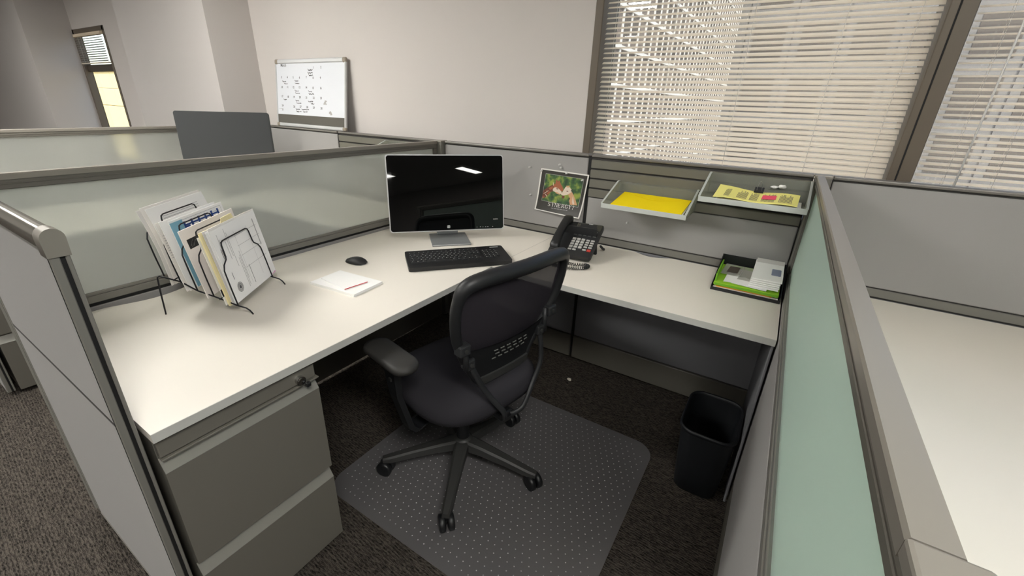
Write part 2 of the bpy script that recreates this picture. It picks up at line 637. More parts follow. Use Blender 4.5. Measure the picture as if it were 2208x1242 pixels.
b1 = blind('cream slatted blind in the left big window behind the two wall trays', 0.772, 1.996, 2.345, 1.03, 0.0209, (R(24), R(47)), cords=(0.84, 1.11, 1.42, 1.73, 1.94))
b2 = blind('cream slatted blind with a tilt wand at the right edge of the photo', 2.085, 3.35, 2.345, 1.03, 0.0209, R(22), cords=(2.17, 2.30, 2.62, 2.95))
MB().tube([(2.20 - 2.7175, -0.022, 1.27), (2.20 - 2.7175, -0.026, 0.10)], 0.0035, 6).build('tilt_wand', M['paper'], b2)
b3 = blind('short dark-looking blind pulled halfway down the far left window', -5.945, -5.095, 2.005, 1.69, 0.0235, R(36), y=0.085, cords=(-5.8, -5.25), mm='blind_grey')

# ------------------------------------------------------------------ outside
tag(MB().box(-40, 40, 0.45, 80, -3.6, -3.5).build('courtyard_paving', M['asphalt']), 'pale paved ground outside below the windows', 'ground')
wing_b = thing('office_wing', 'tan building wing with white vertical fins seen through the big left blind', 'building', (-3.4, 20, -3.5))
MB().box(-8.0, -3.50, 8.0, 36.0, -3.5, 12.0).build('wall', M['facade'], wing_b, True)
fin0 = MB().box(-3.50, -3.46, 8.4, 8.50, -3.5, 12.0).build('fin', M['fin'], wing_b, True)
copies(fin0, [(0, 0.78 * k, 0) for k in range(1, 36)], wing_b)
led0 = MB().box(-3.50, -3.44, 8.0, 36.0, -2.30, -2.20).build('ledge', M['fin'], wing_b, True)
copies(led0, [(0, 0, 1.07 * k) for k in range(1, 13)], wing_b)
gl0 = MB().box(-3.515, -3.49, 8.52, 9.18, -2.0, -1.35).build('window', M['farwin'], wing_b, True)
copies(gl0, [(0, 0.78 * k, 1.07 * j) for k in range(0, 34) for j in range(2, 8) if (k * 7 + j * 3) % 5 < 3], wing_b)
far_b = thing('far_building', 'grey building with rows of windows across the courtyard beyond both blinds', 'building', (10, 38, -3.5))
MB().box(-8.0, 40, 38.0, 44.0, -3.5, 16.0).build('wall', M['far'], far_b, True)
fw0 = MB().box(-2.6, -0.6, 37.96, 38.05, -2.0, 0.4).build('window', M['farwin'], far_b, True)
copies(fw0, [(3.0 * k, 0, 3.4 * j) for k in range(0, 13) for j in range(0, 5)], far_b)
mu0 = MB().box(-3.1, -2.8, 37.9, 38.0, -3.5, 16.0).build('pilaster', M['far'], far_b, True)
copies(mu0, [(3.0 * k, 0, 0) for k in range(1, 14)], far_b)
cw = thing('garden_wall', 'sunlit cream panel wall seen through the far left window', 'wall', (-10, 2.6, -3.5))
for i, z in enumerate((-3.5, -1.98, -0.46, 1.06 - 0.0)):
    pass
for iz, (za, zb) in enumerate(((-3.49, -1.2), (-1.19, 0.43), (0.44, 1.03), (1.04, 1.44), (1.45, 1.83))):
    for ix in range(9):
        MB().box(-16.0 + 1.42 * ix, -14.59 + 1.42 * ix, 2.6, 2.85, za, zb, 0.008).build('panel', M['cream_out'], cw, True)
MB().box(-16.0, -3.25, 2.55, 2.9, 1.84, 1.93, 0.01).build('coping', M['cream_out'], cw, True)

# ------------------------------------------------------------------ ceiling lights
def troffer(x, y, label, rz=0.0, L=1.2, Wd=0.50):
    t = thing('ceiling_light', label, 'light', (x, y, CEIL - 0.05), rz, 'ceiling lights')
    f = MB()
    for (a, b, c, d) in ((-L / 2 - .03, L / 2 + .03, -Wd / 2 - .03, -Wd / 2), (-L / 2 - .03, L / 2 + .03, Wd / 2, Wd / 2 + .03), (-L / 2 - .03, -L / 2, -Wd / 2, Wd / 2), (L / 2, L / 2 + .03, -Wd / 2, Wd / 2)):
        f.box(a, b, c, d, 0, 0.05)
    f.build('frame', M['light_frame'], t)
    MB().box(-L / 2, L / 2, -Wd / 2, Wd / 2, 0.012, 0.03).build('diffuser', M['diffuser'], t)
LIGHTS = [(-1.35, -1.75), (2.5, -2.5), (-0.9, -3.9), (-4.9, -2.4), (6.68, -4.56), (1.6, -6.2), (-1.9, -6.6), (-5.4, -6.2), (5.4, -6.4)]
for i, (x, y) in enumerate(LIGHTS):
    troffer(x, y, 'white rectangular ceiling light ' + ('above the left neighbour cubicle', 'above the aisle behind the camera', 'above the left aisle', 'at the far left of the office', 'at the far right of the office', 'in the row deep behind the camera', 'in the deep row left of the camera', 'in the far left corner of the office', 'in the far right corner of the office')[i], L=(.82 if i == 4 else 1.2), Wd=(.20 if i == 4 else .50))

# ------------------------------------------------------------------ cubicles
PITCH = 1.93
HP = 1.178
WHO = {-1: 'of the left neighbour cubicle', 0: 'of the middle cubicle', 1: 'of the right neighbour cubicle'}

def back_fabric(k, label):
    d = k * PITCH
    x0, x1 = -0.098 + d, 0.832 + d
    t = thing('partition_panel', label, 'partition', ((x0 + x1) / 2, 0.02, 0), group=None)
    MB().box(x0, x1, 0.006, 0.034, 0.02, 1.166).build('core', M['core'], t, True)
    MB().box(x0 + .002, x1 - .002, 0.0, 0.012, 0.775, 1.158, 0.004, 2).build('upper_tile', M['fabric'], t, True)
    MB().box(x0 + .002, x1 - .002, 0.0, 0.010, 0.737, 0.770, 0.002).build('belt_rail', M['trim'], t, True)
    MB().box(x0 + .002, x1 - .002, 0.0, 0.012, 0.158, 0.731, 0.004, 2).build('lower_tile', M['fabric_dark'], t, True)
    MB().box(x0 + .001, x1 - .001, -0.006, 0.012, 0.012, 0.153, 0.004, 2).build('raceway_cover', M['cab'], t, True)
    MB().box(x0, x1, -0.004, 0.042, 1.1655, HP, 0.004, 2).build('cap', M['backcap'], t, True)
    return t

def back_slat(k, label):
    d = k * PITCH
    x0, x1 = 0.846 + d, 1.770 + d
    t = thing('slatwall_panel', label, 'partition', ((x0 + x1) / 2, 0.02, 0))
    MB().box(x0, x1, 0.006, 0.034, 0.02, 1.166).build('core', M['core'], t, True)
    s = MB()
    pr = [(0.010, 0.0), (-0.003, 0.001), (-0.0045, 0.036), (-0.001, 0.0395), (0.010, 0.0395)]
    s.prism([(p[0], 0.971 + p[1]) for p in pr], 'x', x0 + .003, x1 - .003)
    s0 = s.build('slat', M['slat'], t, True)
    copies(s0, [(0, 0, 0.0475 * i) for i in (1, 2, 3)], t)
    MB().box(x0 + .002, x1 - .002, 0.0, 0.012, 0.775, 0.966, 0.004, 2).build('upper_tile', M['fabric'], t, True)
    MB().box(x0 + .002, x1 - .002, 0.0, 0.010, 0.737, 0.770, 0.002).build('belt_rail', M['trim'], t, True)
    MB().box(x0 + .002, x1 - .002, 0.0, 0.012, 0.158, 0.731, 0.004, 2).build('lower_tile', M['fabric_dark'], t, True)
    MB().box(x0 + .001, x1 - .001, -0.006, 0.012, 0.012, 0.153, 0.004, 2).build('raceway_cover', M['cab'], t, True)
    MB().box(x0, x1, -0.004, 0.042, 1.1655, HP, 0.004, 2).build('cap', M['backcap'], t, True)
    MB().box(x0 - .014, x0, 0.004, 0.036, 0.02, 1.165).build('joint_filler', M['black'], t, True)
    return t

def glass_partition(k, label):
    d = k * PITCH - 0.14
    y0, y1 = -0.034, -1.890
    yc1 = -1.822 if k == 1 else y1
    t = thing('glass_partition', label, 'partition', (d, (y0 + y1) / 2, 0))
    MB().box(d - .009, d + .009, y1, y0, 0.024, 0.750).build('core', M['capdark'], t, True)
    for s in (-1, 1):
        a, b = sorted((d + s * .006, d + s * .0135))
        MB().box(a, b, y1 + .002, y0 - .002, 0.16, 0.744, 0.003, 2).build('fabric_tile', M['fabric'], t, True)
        MB().box(a, b + 0.0 if s < 0 else b, y1 + .001, y0 - .001, 0.024, 0.153, 0.003).build('raceway_cover', M['cab'], t, True)
    r = MB()
    r.box(d - .0135, d + .0135, y1, y0, 0.755, 0.779, 0.002)
    r.box(d - .010, d + .010, y1, y0, 0.779, 0.790, 0.002)
    r.build('bottom_rail', M['trim'], t, True)
    MB().box(d - .012, d + .012, y1, y0, 0.746, 0.756).build('rail_gap', M['black'], t, True)
    MB().box(d - .0035, d + .0035, y1 + .03, y0 - .03, 0.786, 1.140).build('glass_pane', M['frost_green_light' if k == 1 else 'frost'], t, True)
    f = MB()
    f.box(d - .0105, d + .0105, y1, y0, 1.136, 1.164, 0.002)
    f.box(d - .0125, d + .0125, y1, y0, 1.149, 1.153, 0.001)
    f.box(d - .0105, d + .0105, y0 - .034, y0, 0.79, 1.136, 0.002)
    f.box(d - .0105, d + .0105, y1, y1 + .034, 0.79, 1.136, 0.002)
    f.build('glass_frame', M['framedark'], t, True)
    c = MB(); c.smooth = False
    prof = [(-.0135, 1.162), (-.0135, 1.175), (-.0115, 1.1785), (.0115, 1.1785), (.0135, 1.175), (.0135, 1.162)]
    c.prism([(d + p[0], p[1]) for p in prof], 'y', yc1, y0)
    c.build('cap', M['cap'], t, True)
    return t

def corner_post(x, y, label, w=0.062, h=HP):
    t = thing('corner_post', label, 'post', (x, y, 0))
    p = MB()
    p.box(-w / 2, w / 2, -w / 2, w / 2, 0.02, h - 0.004, 0.006, 2)
    p.build('post', M['trim'], t)
    q = MB()
    q.box(-w / 2 - .002, w / 2 + .002, -w / 2 - .002, w / 2 + .002, h - 0.01, h + 0.003, 0.004, 2)
    q.build('post_cap', M['cap'], t)
    q = MB(); q.cyl((0, 0, 0), (0, 0, 0.022), 0.018, 14)
    q.build('levelling_foot', M['chrome'], t)
    return t

def wing(k, label):
    d = k * PITCH
    x0, x1 = -0.100 + d, 0.661 + d
    ya, yb = -1.926, -1.899
    t = thing('end_panel', label, 'partition', ((x0 + x1) / 2, (ya + yb) / 2, 0))
    MB().box(x0, x1 - .004, ya + .004, yb - .004, 0.03, 1.150).build('core', M['core'], t, True)
    for (za, zb) in ((0.776, 1.140), (0.030, 0.769)):
        MB().box(x0 + .022, x1 - .010, ya, ya + .006, za, zb, 0.002, 1).build('outer_tile', M['fabric'], t, True)
        MB().box(x0 + .022, x1 - .010, yb - .006, yb, za, zb, 0.002, 1).build('inner_tile', M['fabric'], t, True)
    MB().box(x0 + .022, x1 - .010, ya - .0002, ya + .005, 0.7684, 0.7768).build('tile_joint', M['core'], t, True)
    MB().box(x0 + .0, x0 + .020, ya - .001, yb + .001, 0.03, 1.150, 0.002).build('edge_trim', M['trim'], t, True)
    MB().box(x0 + .02, x1 - .006, ya - .001, ya + .004, 0.018, 0.029, 0.001).build('base_trim', M['trim'], t, True)
    e = MB()
    e.box(x1 - .008, x1, ya, ya + .0135, 0.02, 1.135, 0.0015)
    e.box(x1 - .008, x1, yb - .0065, yb, 0.02, 1.135, 0.0015)
    e.build('end_trim', M['trim'], t, True)
    MB().box(x1 - .007, x1 - .003, ya + .013, yb - .006, 0.02, 1.137).build('end_groove', M['black'], t, True)
    MB().box(x1 - .0095, x1 - .0080, ya - .0006, ya + .003, 0.03, 1.135).build('tile_gap', M['black'], t, True)
    c = MB(); c.smooth = True
    yc = (ya + yb) / 2
    prof = [(yc + .0155 * math.cos(a), 1.160 + .020 * math.sin(a)) for a in [PI * i / 10 for i in range(11)]]
    prof = [(yc + .0155, 1.146)] + prof + [(yc - .0155, 1.146)]
    c.prism(prof, 'x', x0, x1 - .030)
    c.build('cap', M['wingcap'], t, True)
    c = MB()
    c.box(x0, x1 - .03, ya - .001, yb + .001, 1.138, 1.145, 0.001)
    c.build('cap_trim', M['trim'], t, True)
    c = MB(); c.smooth = True
    pr2 = [(yc + .0165 * math.cos(a), 1.164 + .0175 * math.sin(a)) for a in [PI * i / 10 for i in range(11)]]
    pr2 = [(yc + .0155, 1.132)] + pr2 + [(yc - .0155, 1.132)]
    c.prism(pr2, 'x', x1 - .034, x1 + .002)
    c.build('end_cap', M['cap'], t, True)
    for xx in (x0 + .08, x1 - .05):
        c = MB(); c.cyl((xx, yc, 0), (xx, yc, 0.032), 0.013, 12)
        c.build('levelling_foot', M['chrome'], t, True)
    return t

def desk_main(k, label):
    d = k * PITCH
    x0, x1, ya, yb = -0.114 + d, 0.6815 + d, -1.887, -0.013
    t = thing('desk_worktop', label, 'desk', ((x0 + x1) / 2, (ya + yb) / 2, 0.711))
    pts = [(x1, ya), (x1, yb), (x0, yb)]
    n = 14
    for i in range(n + 1):
        u = i / n
        pts.append((x0 + 0.034 * (0.5 - 0.5 * math.cos(2 * PI * min(1, max(0, u)))) ** 0.6, -1.45 - 0.27 * u))
    pts.append((x0, ya))
    MB().prism(pts, 'z', 0.7115, 0.735).build('top', M['desk'], t, True)
    MB().box(x1, x1 + .0015, ya, yb, 0.7115, 0.7346).build('edge_band', M['edge'], t, True)
    b = MB()
    for y in (-0.45, -1.05):
        b.prism([(x0 + .02, .7115), (x0 + .40, .7115), (x0 + .40, .700), (x0 + .02, .60)], 'y', y - .003, y + .003)
    b.build('support_bracket', M['cab'], t, True)
    return t

def desk_return(k, label):
    d = k * PITCH
    x0, x1, ya, yb = 0.684 + d, 1.7715 + d, -0.6265, -0.013
    t = thing('desk_return', label, 'desk', ((x0 + x1) / 2, (ya + yb) / 2, 0.711))
    pts = [(x0, yb), (x0, ya), (x1, ya), (x1, yb)]
    n = 14
    for i in range(n + 1):
        u = i / n
        pts.append((1.31 + d - 0.19 * u, yb - 0.038 * (0.5 - 0.5 * math.cos(2 * PI * u)) ** 0.7))
    MB().prism(pts, 'z', 0.7115, 0.735).build('top', M['desk'], t, True)
    MB().box(x0, x1, ya - .0015, ya, 0.7115, 0.7346).build('edge_band', M['edge'], t, True)
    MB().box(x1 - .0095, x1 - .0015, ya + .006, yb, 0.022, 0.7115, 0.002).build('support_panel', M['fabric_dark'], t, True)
    b = MB()
    b.prism([(yb - .01, .7115), (yb - .42, .7115), (yb - .42, .700), (yb - .01, .60)], 'x', 0.86 + d, 0.866 + d)
    b.build('support_bracket', M['cab'], t, True)
    return t

def pedestal(k, label):
    d = k * PITCH
    xf_, xb = 0.675 + d, 0.10 + d
    y0, y1 = -1.884, -1.500
    t = thing('file_cabinet', label, 'cabinet', ((xf_ + xb) / 2, (y0 + y1) / 2, 0))
    MB().box(xb, xf_ - .022, y0 + .001, y1 - .001, 0.018, 0.708, 0.003).build('body', M['cab'], t, True)
    MB().box(xf_ - .024, xf_ - .004, y0 + .002, y1 - .002, 0.660, 0.703, 0.002).build('top_rail', M['cab'], t, True)
    MB().box(xf_ - .024, xf_ + .002, y0 + .002, y1 + .004, 0.6525, 0.6575, 0.001).build('ledge', M['cab'], t, True)
    for nm, za, zb in (('drawer', 0.322, 0.651), ('drawer', 0.022, 0.308)):
        f = MB()
        pr = [(xf_ - .022, za), (xf_, za), (xf_, zb - .032), (xf_ - .019, zb), (xf_ - .022, zb)]
        f.prism(pr, 'y', y0, y1)
        dr = f.build(nm, M['cab'], t, True)
        g = MB()
        g.prism([(xf_ + .0004, zb - .033), (xf_ + .0008, zb - .0315), (xf_ - .0185, zb + .0008), (xf_ - .0195, zb)], 'y', y0 + .0005, y1 - .0005)
        g.build('pull_lip', M['cab_lip'], dr, True)
    lk = MB()
    lk.cyl((xf_ - .004, -1.551, .674), (xf_ + .008, -1.551, .674), 0.0130, 18)
    lk.cyl((xf_ + .008, -1.551, .674), (xf_ + .010, -1.551, .674), 0.009, 18)
    l = lk.build('lock', M['chrome'], t, True)
    kk = MB()
    kk.box(xf_ + .010, xf_ + .022, -1.546, -1.532, .654, .668, 0.003, 2)
    kk.build('key', M['plastic'], l, True)
    c = MB()
    for (a, b) in ((xb + .05, y0 + .05), (xb + .05, y1 - .05), (xf_ - .07, y0 + .05), (xf_ - .07, y1 - .05)):
        c.cyl((a, b, 0), (a, b, .02), .018, 12)
    c.build('foot', M['plastic'], t, True)
    return t

back_fabric(-1, 'grey fabric panel against the wall below the leaning whiteboard')
back_slat(-1, 'slatted metal panel of the left neighbour cubicle right of the whiteboard')
back_fabric(0, 'grey fabric panel behind the black monitor with the animal poster pinned on it')
back_slat(0, 'slatted metal panel carrying two plastic trays under the big window')
back_fabric(1, 'plain grey fabric panel at the right edge behind the empty white desk')
glass_partition(-1, 'far frosted glass partition beyond the dark neighbour screen')
glass_partition(0, 'long frosted glass partition left of the monitor and paper rack')
glass_partition(1, 'greenish-looking frosted glass partition right of the waste bin')
for k, s in ((-1, 'at the far end of the far frosted partition'), (0, 'behind the black monitor at its upper left'), (1, 'above the black letter tray in the corner')):
    corner_post(k * PITCH - 0.1295, -0.002, 'slim taupe corner post ' + s, 0.056)
for k, s in ((-1, 'of the far left cubicle'), (0, 'at the left edge of the photo'), (1, 'at the bottom right corner of the photo')):
    t = thing('corner_post', 'taupe post joining glass partition and end panel ' + s, 'post', (k * PITCH - 0.12, -1.88, 0))
    MB().prism([(-.0335, -.0105), (.003, -.0115), (.003, -.046), (-.008, -.050), (-.0335, -.038)], 'z', 0.02, 1.164).build('post', M['trim'], t)
    yt = .0575 if k == 1 else -.0105
    pc = MB()
    pc.box(-.0345, .0035, -.050, yt, 1.1645, 1.1795, 0.003, 2)
    pc.build('post_cap', M['cap'], t)
    q = MB(); q.cyl((-.01, 0, 0), (-.01, 0, 0.022), 0.016, 14); q.build('levelling_foot', M['chrome'], t)
wing(-1, 'light grey fabric end panel of the left neighbour cubicle glimpsed at the left edge')
wing(0, 'light grey fabric end panel at left front with polished rounded cap')
wing(1, 'light grey end panel below the photo corner')
desk_main(-1, 'white worktop of the left neighbour cubicle behind the long frosted glass')
desk_main(0, 'white worktop carrying the monitor and the paper rack')
desk_main(1, 'empty white worktop at the right edge beyond the greenish-looking glass')
desk_return(-1, 'white return worktop of the left neighbour cubicle under its slatted panel')
desk_return(0, 'white return worktop carrying the desk phone and black letter tray')
pedestal(-1, 'grey drawer cabinet glimpsed at the left edge behind the end panel')
pedestal(0, 'grey two-drawer file cabinet with a key in its lock under the worktop')

# ------------------------------------------------------------------ things on and around the desk
ZD = 0.735

def inv_bilinear(c):
    """c: TL, TR, BR, BL of a printed rectangle as drawn; returns a map to (u right, v up) on that rectangle"""
    TL, TR, BR, BL = [Vector((p[0], p[1])) for p in c]
    def f(x, y):
        u, v = 0.5, 0.5
        for _ in range(14):
            p = BL * (1 - u) * (1 - v) + BR * u * (1 - v) + TL * (1 - u) * v + TR * u * v
            e = Vector((x, y)) - p
            du = (BR - BL) * (1 - v) + (TR - TL) * v
            dv = (TL - BL) * (1 - u) + (TR - BR) * u
            D = du.x * dv.y - du.y * dv.x
            u += (e.x * dv.y - e.y * dv.x) / D
            v += (du.x * e.y - du.y * e.x) / D
        return u, v
    return f

# --- monitor
def monitor(name, label, loc, rz, zb, w, h, tilt, back, front, screen, edge, base, detail=True, depth=0.035):
    t = thing(name, label, 'monitor', loc, rz)
    T = Matrix.Translation((0, 0, zb)) @ Matrix.Rotation(tilt, 4, 'X')
    m = MB()
    m.prism([(p[0], p[1] + h / 2) for p in rrect(w, h, 0.016)], 'y', 0.0, 0.012, T)
    m.prism([(p[0], p[1] + h / 2) for p in rrect(w - .05, h - .05, 0.03)], 'y', 0.012, depth, T)
    m.build('housing', edge, t)
    m = MB()
    m.prism([(p[0], p[1] + h / 2) for p in rrect(w - .011, h - .011, 0.012)], 'y', -0.0025, 0.001, T)
    m.build('bezel', front, t)
    if screen is not front:
        m = MB()
        m.prism([(p[0], p[1]) for p in ((-w / 2 + .026, .045), (w / 2 - .026, .045), (w / 2 - .026, h - .026), (-w / 2 + .026, h - .026))], 'y', -0.0031, -0.001, T)
        m.build('screen', screen, t)
    m = MB()
    m.box(-.096, .096, -.122, .085, 0, .0035, .0012)
    m.box(-.097, .097, -.1235, .086, .0035, .009, .002, 2)
    m.build('base', base, t)
    m = MB()
    m.prism([(.060, .008), (.082, .008), (.090, zb + .12), (.050, zb + .14), (.042, zb + .07)], 'x', -.055, .055)
    m.build('neck', base, t)
    return t, T

ang = math.atan2(0.727, 0.686)
mon, T = monitor('monitor', 'glossy black monitor with silver rim standing in the desk corner', (0.272, -0.4215, ZD), ang, 0.043, 0.590, 0.381, R(-10), M['plastic'], M['gloss'], M['screen'], M['silver'], M['brushed'])
m = MB()
TF = T @ Matrix.Translation((0, -0.0033, 0)) @ Matrix.Rotation(R(90), 4, 'X')
m.prism([(p[0] + .0, p[1] + .0225) for p in rrect(.0155, .0135, .003)], 'y', -.0042, -.002, T)
lg = m.build('brand_badge', M['silver'], mon)
m = MB(); text_mesh(m, 'hp', .013, T @ Matrix.Translation((0, -0.0045, .0195)) @ Matrix.Rotation(R(90), 4, 'X'))
m.build('lettering', M['plastic'], lg)
m = MB()
for i in range(7):
    m.box(.236 + i * .0037, .2385 + i * .0037, -.0034, -.002, .052, .0565 + .001 * (i % 2), mtx=T)
m.build('model_lettering', M['inklight'], mon)
for i, x in enumerate((.148, .166, .180, .194, .206, .232)):
    MB().box(x - .0025, x + .0025, -.0036, -.002, .014, .0165 + .001 * (i % 2), mtx=T).build('button_mark', M['inklight'], mon)

monitor('monitor', 'matt dark blank screen of the left neighbour rising behind the long frosted glass', (-1.70, -0.470, ZD), ang, 0.172, 0.590, 0.378, R(-3), M['bkmon'], M['bkmon'], M['bkmon'], M['bkmon'], M['plastic2'])

# --- keyboard
kb = thing('keyboard', 'black full-size keyboard in front of the monitor', 'keyboard', (0.522, -0.658, ZD), math.atan2(0.769, 0.64))
Tk = Matrix.Rotation(R(3.6), 4, 'X') @ Matrix.Translation((0, 0, 0.0150))
m = MB()
m.prism(rrect(.456, .188, .012), 'z', -.0082, .010, Tk)
m.build('body', M['plastic'], kb)
proto = {}
def add_key(x, y, w, d=.0148):
    k = (round(w, 4), round(d, 4))
    if k not in proto:
        q = MB()
        rb = [(sx * w / 2, sy * d / 2, 0) for sx, sy in ((1, 1), (-1, 1), (-1, -1), (1, -1))]
        rt = [(sx * (w / 2 - .0014), sy * (d / 2 - .0012), .0042) for sx, sy in ((1, 1), (-1, 1), (-1, -1), (1, -1))]
        q.rings([rb, rt])
        o = q.build('key', M['key'], kb)
        proto[k] = o
    else:
        o = proto[k].copy(); COL.objects.link(o); o.parent = kb
    o.location = Tk @ Vector((x, y, .010))
    o.rotation_euler = (R(3.6), 0, 0)
    legends.append((x - w * .18, y + .002))
legends = []
P_ = 0.0183
x0 = -.214
rows = [[1] * 13 + [2], [1.5] + [1] * 12 + [1.5], [1.75] + [1] * 11 + [2.25], [2.25] + [1] * 10 + [2.75], [1.25, 1.25, 1.25, 6.0, 1.25, 1.25, 1.25, 1.5]]
for r_, row in enumerate(rows):
    x = x0
    for w in row:
        add_key(x + w * P_ / 2, .034 - r_ * .0185, w * P_ - .0022, .0160)
        x += w * P_
for i in range(13):
    add_key(x0 + .008 + i * .0205 + .0, .058, .0150, .0095)
for r_ in range(2):
    for c in range(3):
        add_key(.060 + c * P_, .034 - r_ * .0185, P_ - .0022, .0160)
for c in range(3):
    add_key(.060 + c * P_, .058, .0150, .0095)
for (c, r_) in ((0, 4), (1, 4), (2, 4), (1, 3)):
    add_key(.060 + c * P_, .034 - r_ * .0185, P_ - .0022, .0160)
for r_ in range(4):
    for c in range(4):
        add_key(.124 + c * P_, .034 - r_ * .0185, P_ - .0022, .0160)
for c in range(3):
    add_key(.124 + c * P_, .034 - 4 * .0185, P_ - .0022, .0160)
m = MB()
for (x, y) in legends:
    m.quad(*[Tk @ Vector((x + a, y + b, .01435)) for a, b in ((-.0018, -.0016), (.0018, -.0016), (.0018, .0018), (-.0018, .0018))])
tag(m.build('key_legends', M['keyring'], kb), kind='stuff')
MB().box(.166, .206, .074, .0785, .0095, .0104, mtx=Tk).build('maker_mark', M['keyring'], kb)

# --- mouse
ms = thing('mouse', 'small black curved wireless mouse left of the keyboard', 'mouse', (0.186, -0.945, ZD), R(8))
m = MB(); m.smooth = True
rg = []
for i in range(13):
    u = i / 12
    x = -.054 + .104 * u
    w_ = .0305 * (1 - abs(2 * u - 1) ** 3.2) ** 0.5 * (0.86 + .14 * u) + .002
    top = .004 + .030 * math.sin(PI * min(1, (0.10 + u * 0.86))) ** 0.9 * (0.55 + .45 * u)
    rg.append([(x, w_ * math.cos(a), .003 + (top - .003) * max(0, math.sin(a)) ** 0.8) for a in [PI * k / 12 for k in range(13)]])
m.rings(rg, cap=True, close=True)
m.build('shell', M['plastic2'], ms)
m = MB()
m.prism([(-.052, -.010), (-.035, -.022), (.02, -.028), (.044, -.018), (.048, 0), (.044, .018), (.02, .028), (-.035, .022), (-.052, .010)], 'z', 0, .0035)
m.build('base', M['silver'], ms)

# --- notepads
t = thing('notepad', 'larger white notepad lying under the smaller pad on the worktop', 'notepad', (0.344, -1.123, ZD), R(5))
for i in range(3):
    MB().box(-.114 + .001 * i, .113 + .0008 * i, -.074, .074 - .001 * i, .0035 * i, .0035 * i + .0032).build('sheet_block', M['paper'], t)
t = thing('notepad', 'smaller white notepad with red bound edge on top of the larger pad', 'notepad', (0.335, -1.125, ZD + .0103), R(-6))
MB().box(-.083, .077, -.048, .050, 0, .0045).build('sheet_block', M['paper'], t)
MB().box(.077, .0780, -.048, .050, .0022, .0047).build('bound_edge', M['red'], t)

# --- wire file rack and its papers
RB = (0.314, -1.471, ZD)
RA = math.atan2(0.809, -0.588)
rk = thing('file_rack', 'black wire desktop file rack leaning its papers beside the end panel', 'file rack', RB, RA)
bases = [(.037, .033), (.105, .066), (.150, .085), (.194, .116), (.238, .135)]
K = 0.17
for (p0, z0) in bases:
    pts = [(0, 0), (0.001, .06), (0.004, .118), (.014, .134), (.034, .146), (.038, .155), (.040, .190), (.044, .199), (.054, .2025), (.125, .2025), (.196, .2025), (.206, .199), (.210, .190), (.212, .155), (.216, .146), (.236, .134), (.246, .118), (.249, .06), (.25, 0)]
    MB().tube([(x, p0 + K * h, z0 + h) for x, h in pts], .0022, 7).build('divider', M['wire'], rk)
for x in (0.0, 0.25):
    MB().tube([(x, -.004, .0024), (x, .004, .016), (x, .014, .025), (x, .037, .033), (x, .105, .066), (x, .150, .085), (x, .194, .116), (x, .238, .130), (x, .253, .134), (x, .260, .130), (x, .264, .08), (x, .268, .002)], .0024, 7).build('side_rail', M['wire'], rk)
for (p0, z0) in ((.090, .058), (.125, .073), (.215, .124)):
    MB().tube([(0, p0, z0 - .003), (.25, p0, z0 - .003)], .0018, 6).build('cross_wire', M['wire'], rk)

def sheet(name, label, cat, w0, w1, p0, z0, h, th, m_, bow=0.0, topsk=0.0, group=None, n=6):
    """a leaning paper in the rack: p at base, height along the lean"""
    t = thing(name, label, cat, RB, RA, group)
    b = MB(); b.smooth = False
    def P(u, v, o):
        x = w0 + (w1 - w0) * u
        hh = h * v + topsk * u * v
        return (x, p0 + K * hh + bow * math.sin(PI * v) * (0.6 + .4 * u) + o, z0 + hh)
    F = [[b.bm.verts.new(P(i / n, j / n, 0)) for j in range(n + 1)] for i in range(n + 1)]
    G = [[b.bm.verts.new(P(i / n, j / n, th)) for j in range(n + 1)] for i in range(n + 1)]
    for i in range(n):
        for j in range(n):
            b.bm.faces.new((F[i][j], F[i + 1][j], F[i + 1][j + 1], F[i][j + 1]))
            b.bm.faces.new((G[i][j], G[i][j + 1], G[i + 1][j + 1], G[i + 1][j]))
    for i in range(n):
        b.bm.faces.new((F[i][0], G[i][0], G[i + 1][0], F[i + 1][0]))
        b.bm.faces.new((F[i][n], F[i + 1][n], G[i + 1][n], G[i][n]))
        b.bm.faces.new((F[0][i], F[0][i + 1], G[0][i + 1], G[0][i]))
        b.bm.faces.new((F[n][i], G[n][i], G[n][i + 1], F[n][i + 1]))
    b.build('sheet', m_, t)
    return t, P

def pr(t, P, name, m_, quads, off=-.0006):
    b = MB()
    for q in quads:
        if len(q) == 4 and not isinstance(q[0], tuple):
            u0, u1, v0, v1 = q
            q = ((u0, v0), (u1, v0), (u1, v1), (u0, v1))
        b.quad(*[P(u, v, off) for u, v in q])
    return b.build(name, m_, t)

fr, P = sheet('printed_form', 'white printed form with round grey seal at the front of the rack', 'paper', .012, .296, .0425, .037, .236, .0016, M['paper'], topsk=.004)
q = []
for k, (u, v0, v1) in enumerate(((.10, .62, .93), (.115, .70, .86), (.205, .55, .80), (.25, .58, .96), (.275, .42, .9), (.335, .08, .52), (.36, .1, .55), (.38, .2, .6))):
    q.append((u, u + .007, v0, v1))
pr(fr, P, 'printed_text', M['ink'], [(.075 + .018 * i, .083 + .018 * i, .60 + .02 * (i % 3), .74 - .015 * i) for i in range(2)] + [(.10, .108, .30, .40), (.47, .478, .08, .36)])
pr(fr, P, 'ruled_lines', M['inklight'], q + [(.40, .93, .34, .344), (.40, .93, .52, .524), (.40, .93, .66, .664), (.40, .93, .80, .804), (.42, .423, .10, .88), (.70, .703, .12, .86), (.88, .90, .5, .9)])
ring = []
for r0, r1 in ((.058, .052), (.046, .041), (.02, .0)):
    for k in range(20):
        a, b_ = 2 * PI * k / 20, 2 * PI * (k + 1) / 20
        ring.append(tuple((.155 + rr * math.cos(x), .165 + rr * 1.2 * math.sin(x)) for rr, x in ((r0, a), (r0, b_), (r1, b_), (r1, a))))
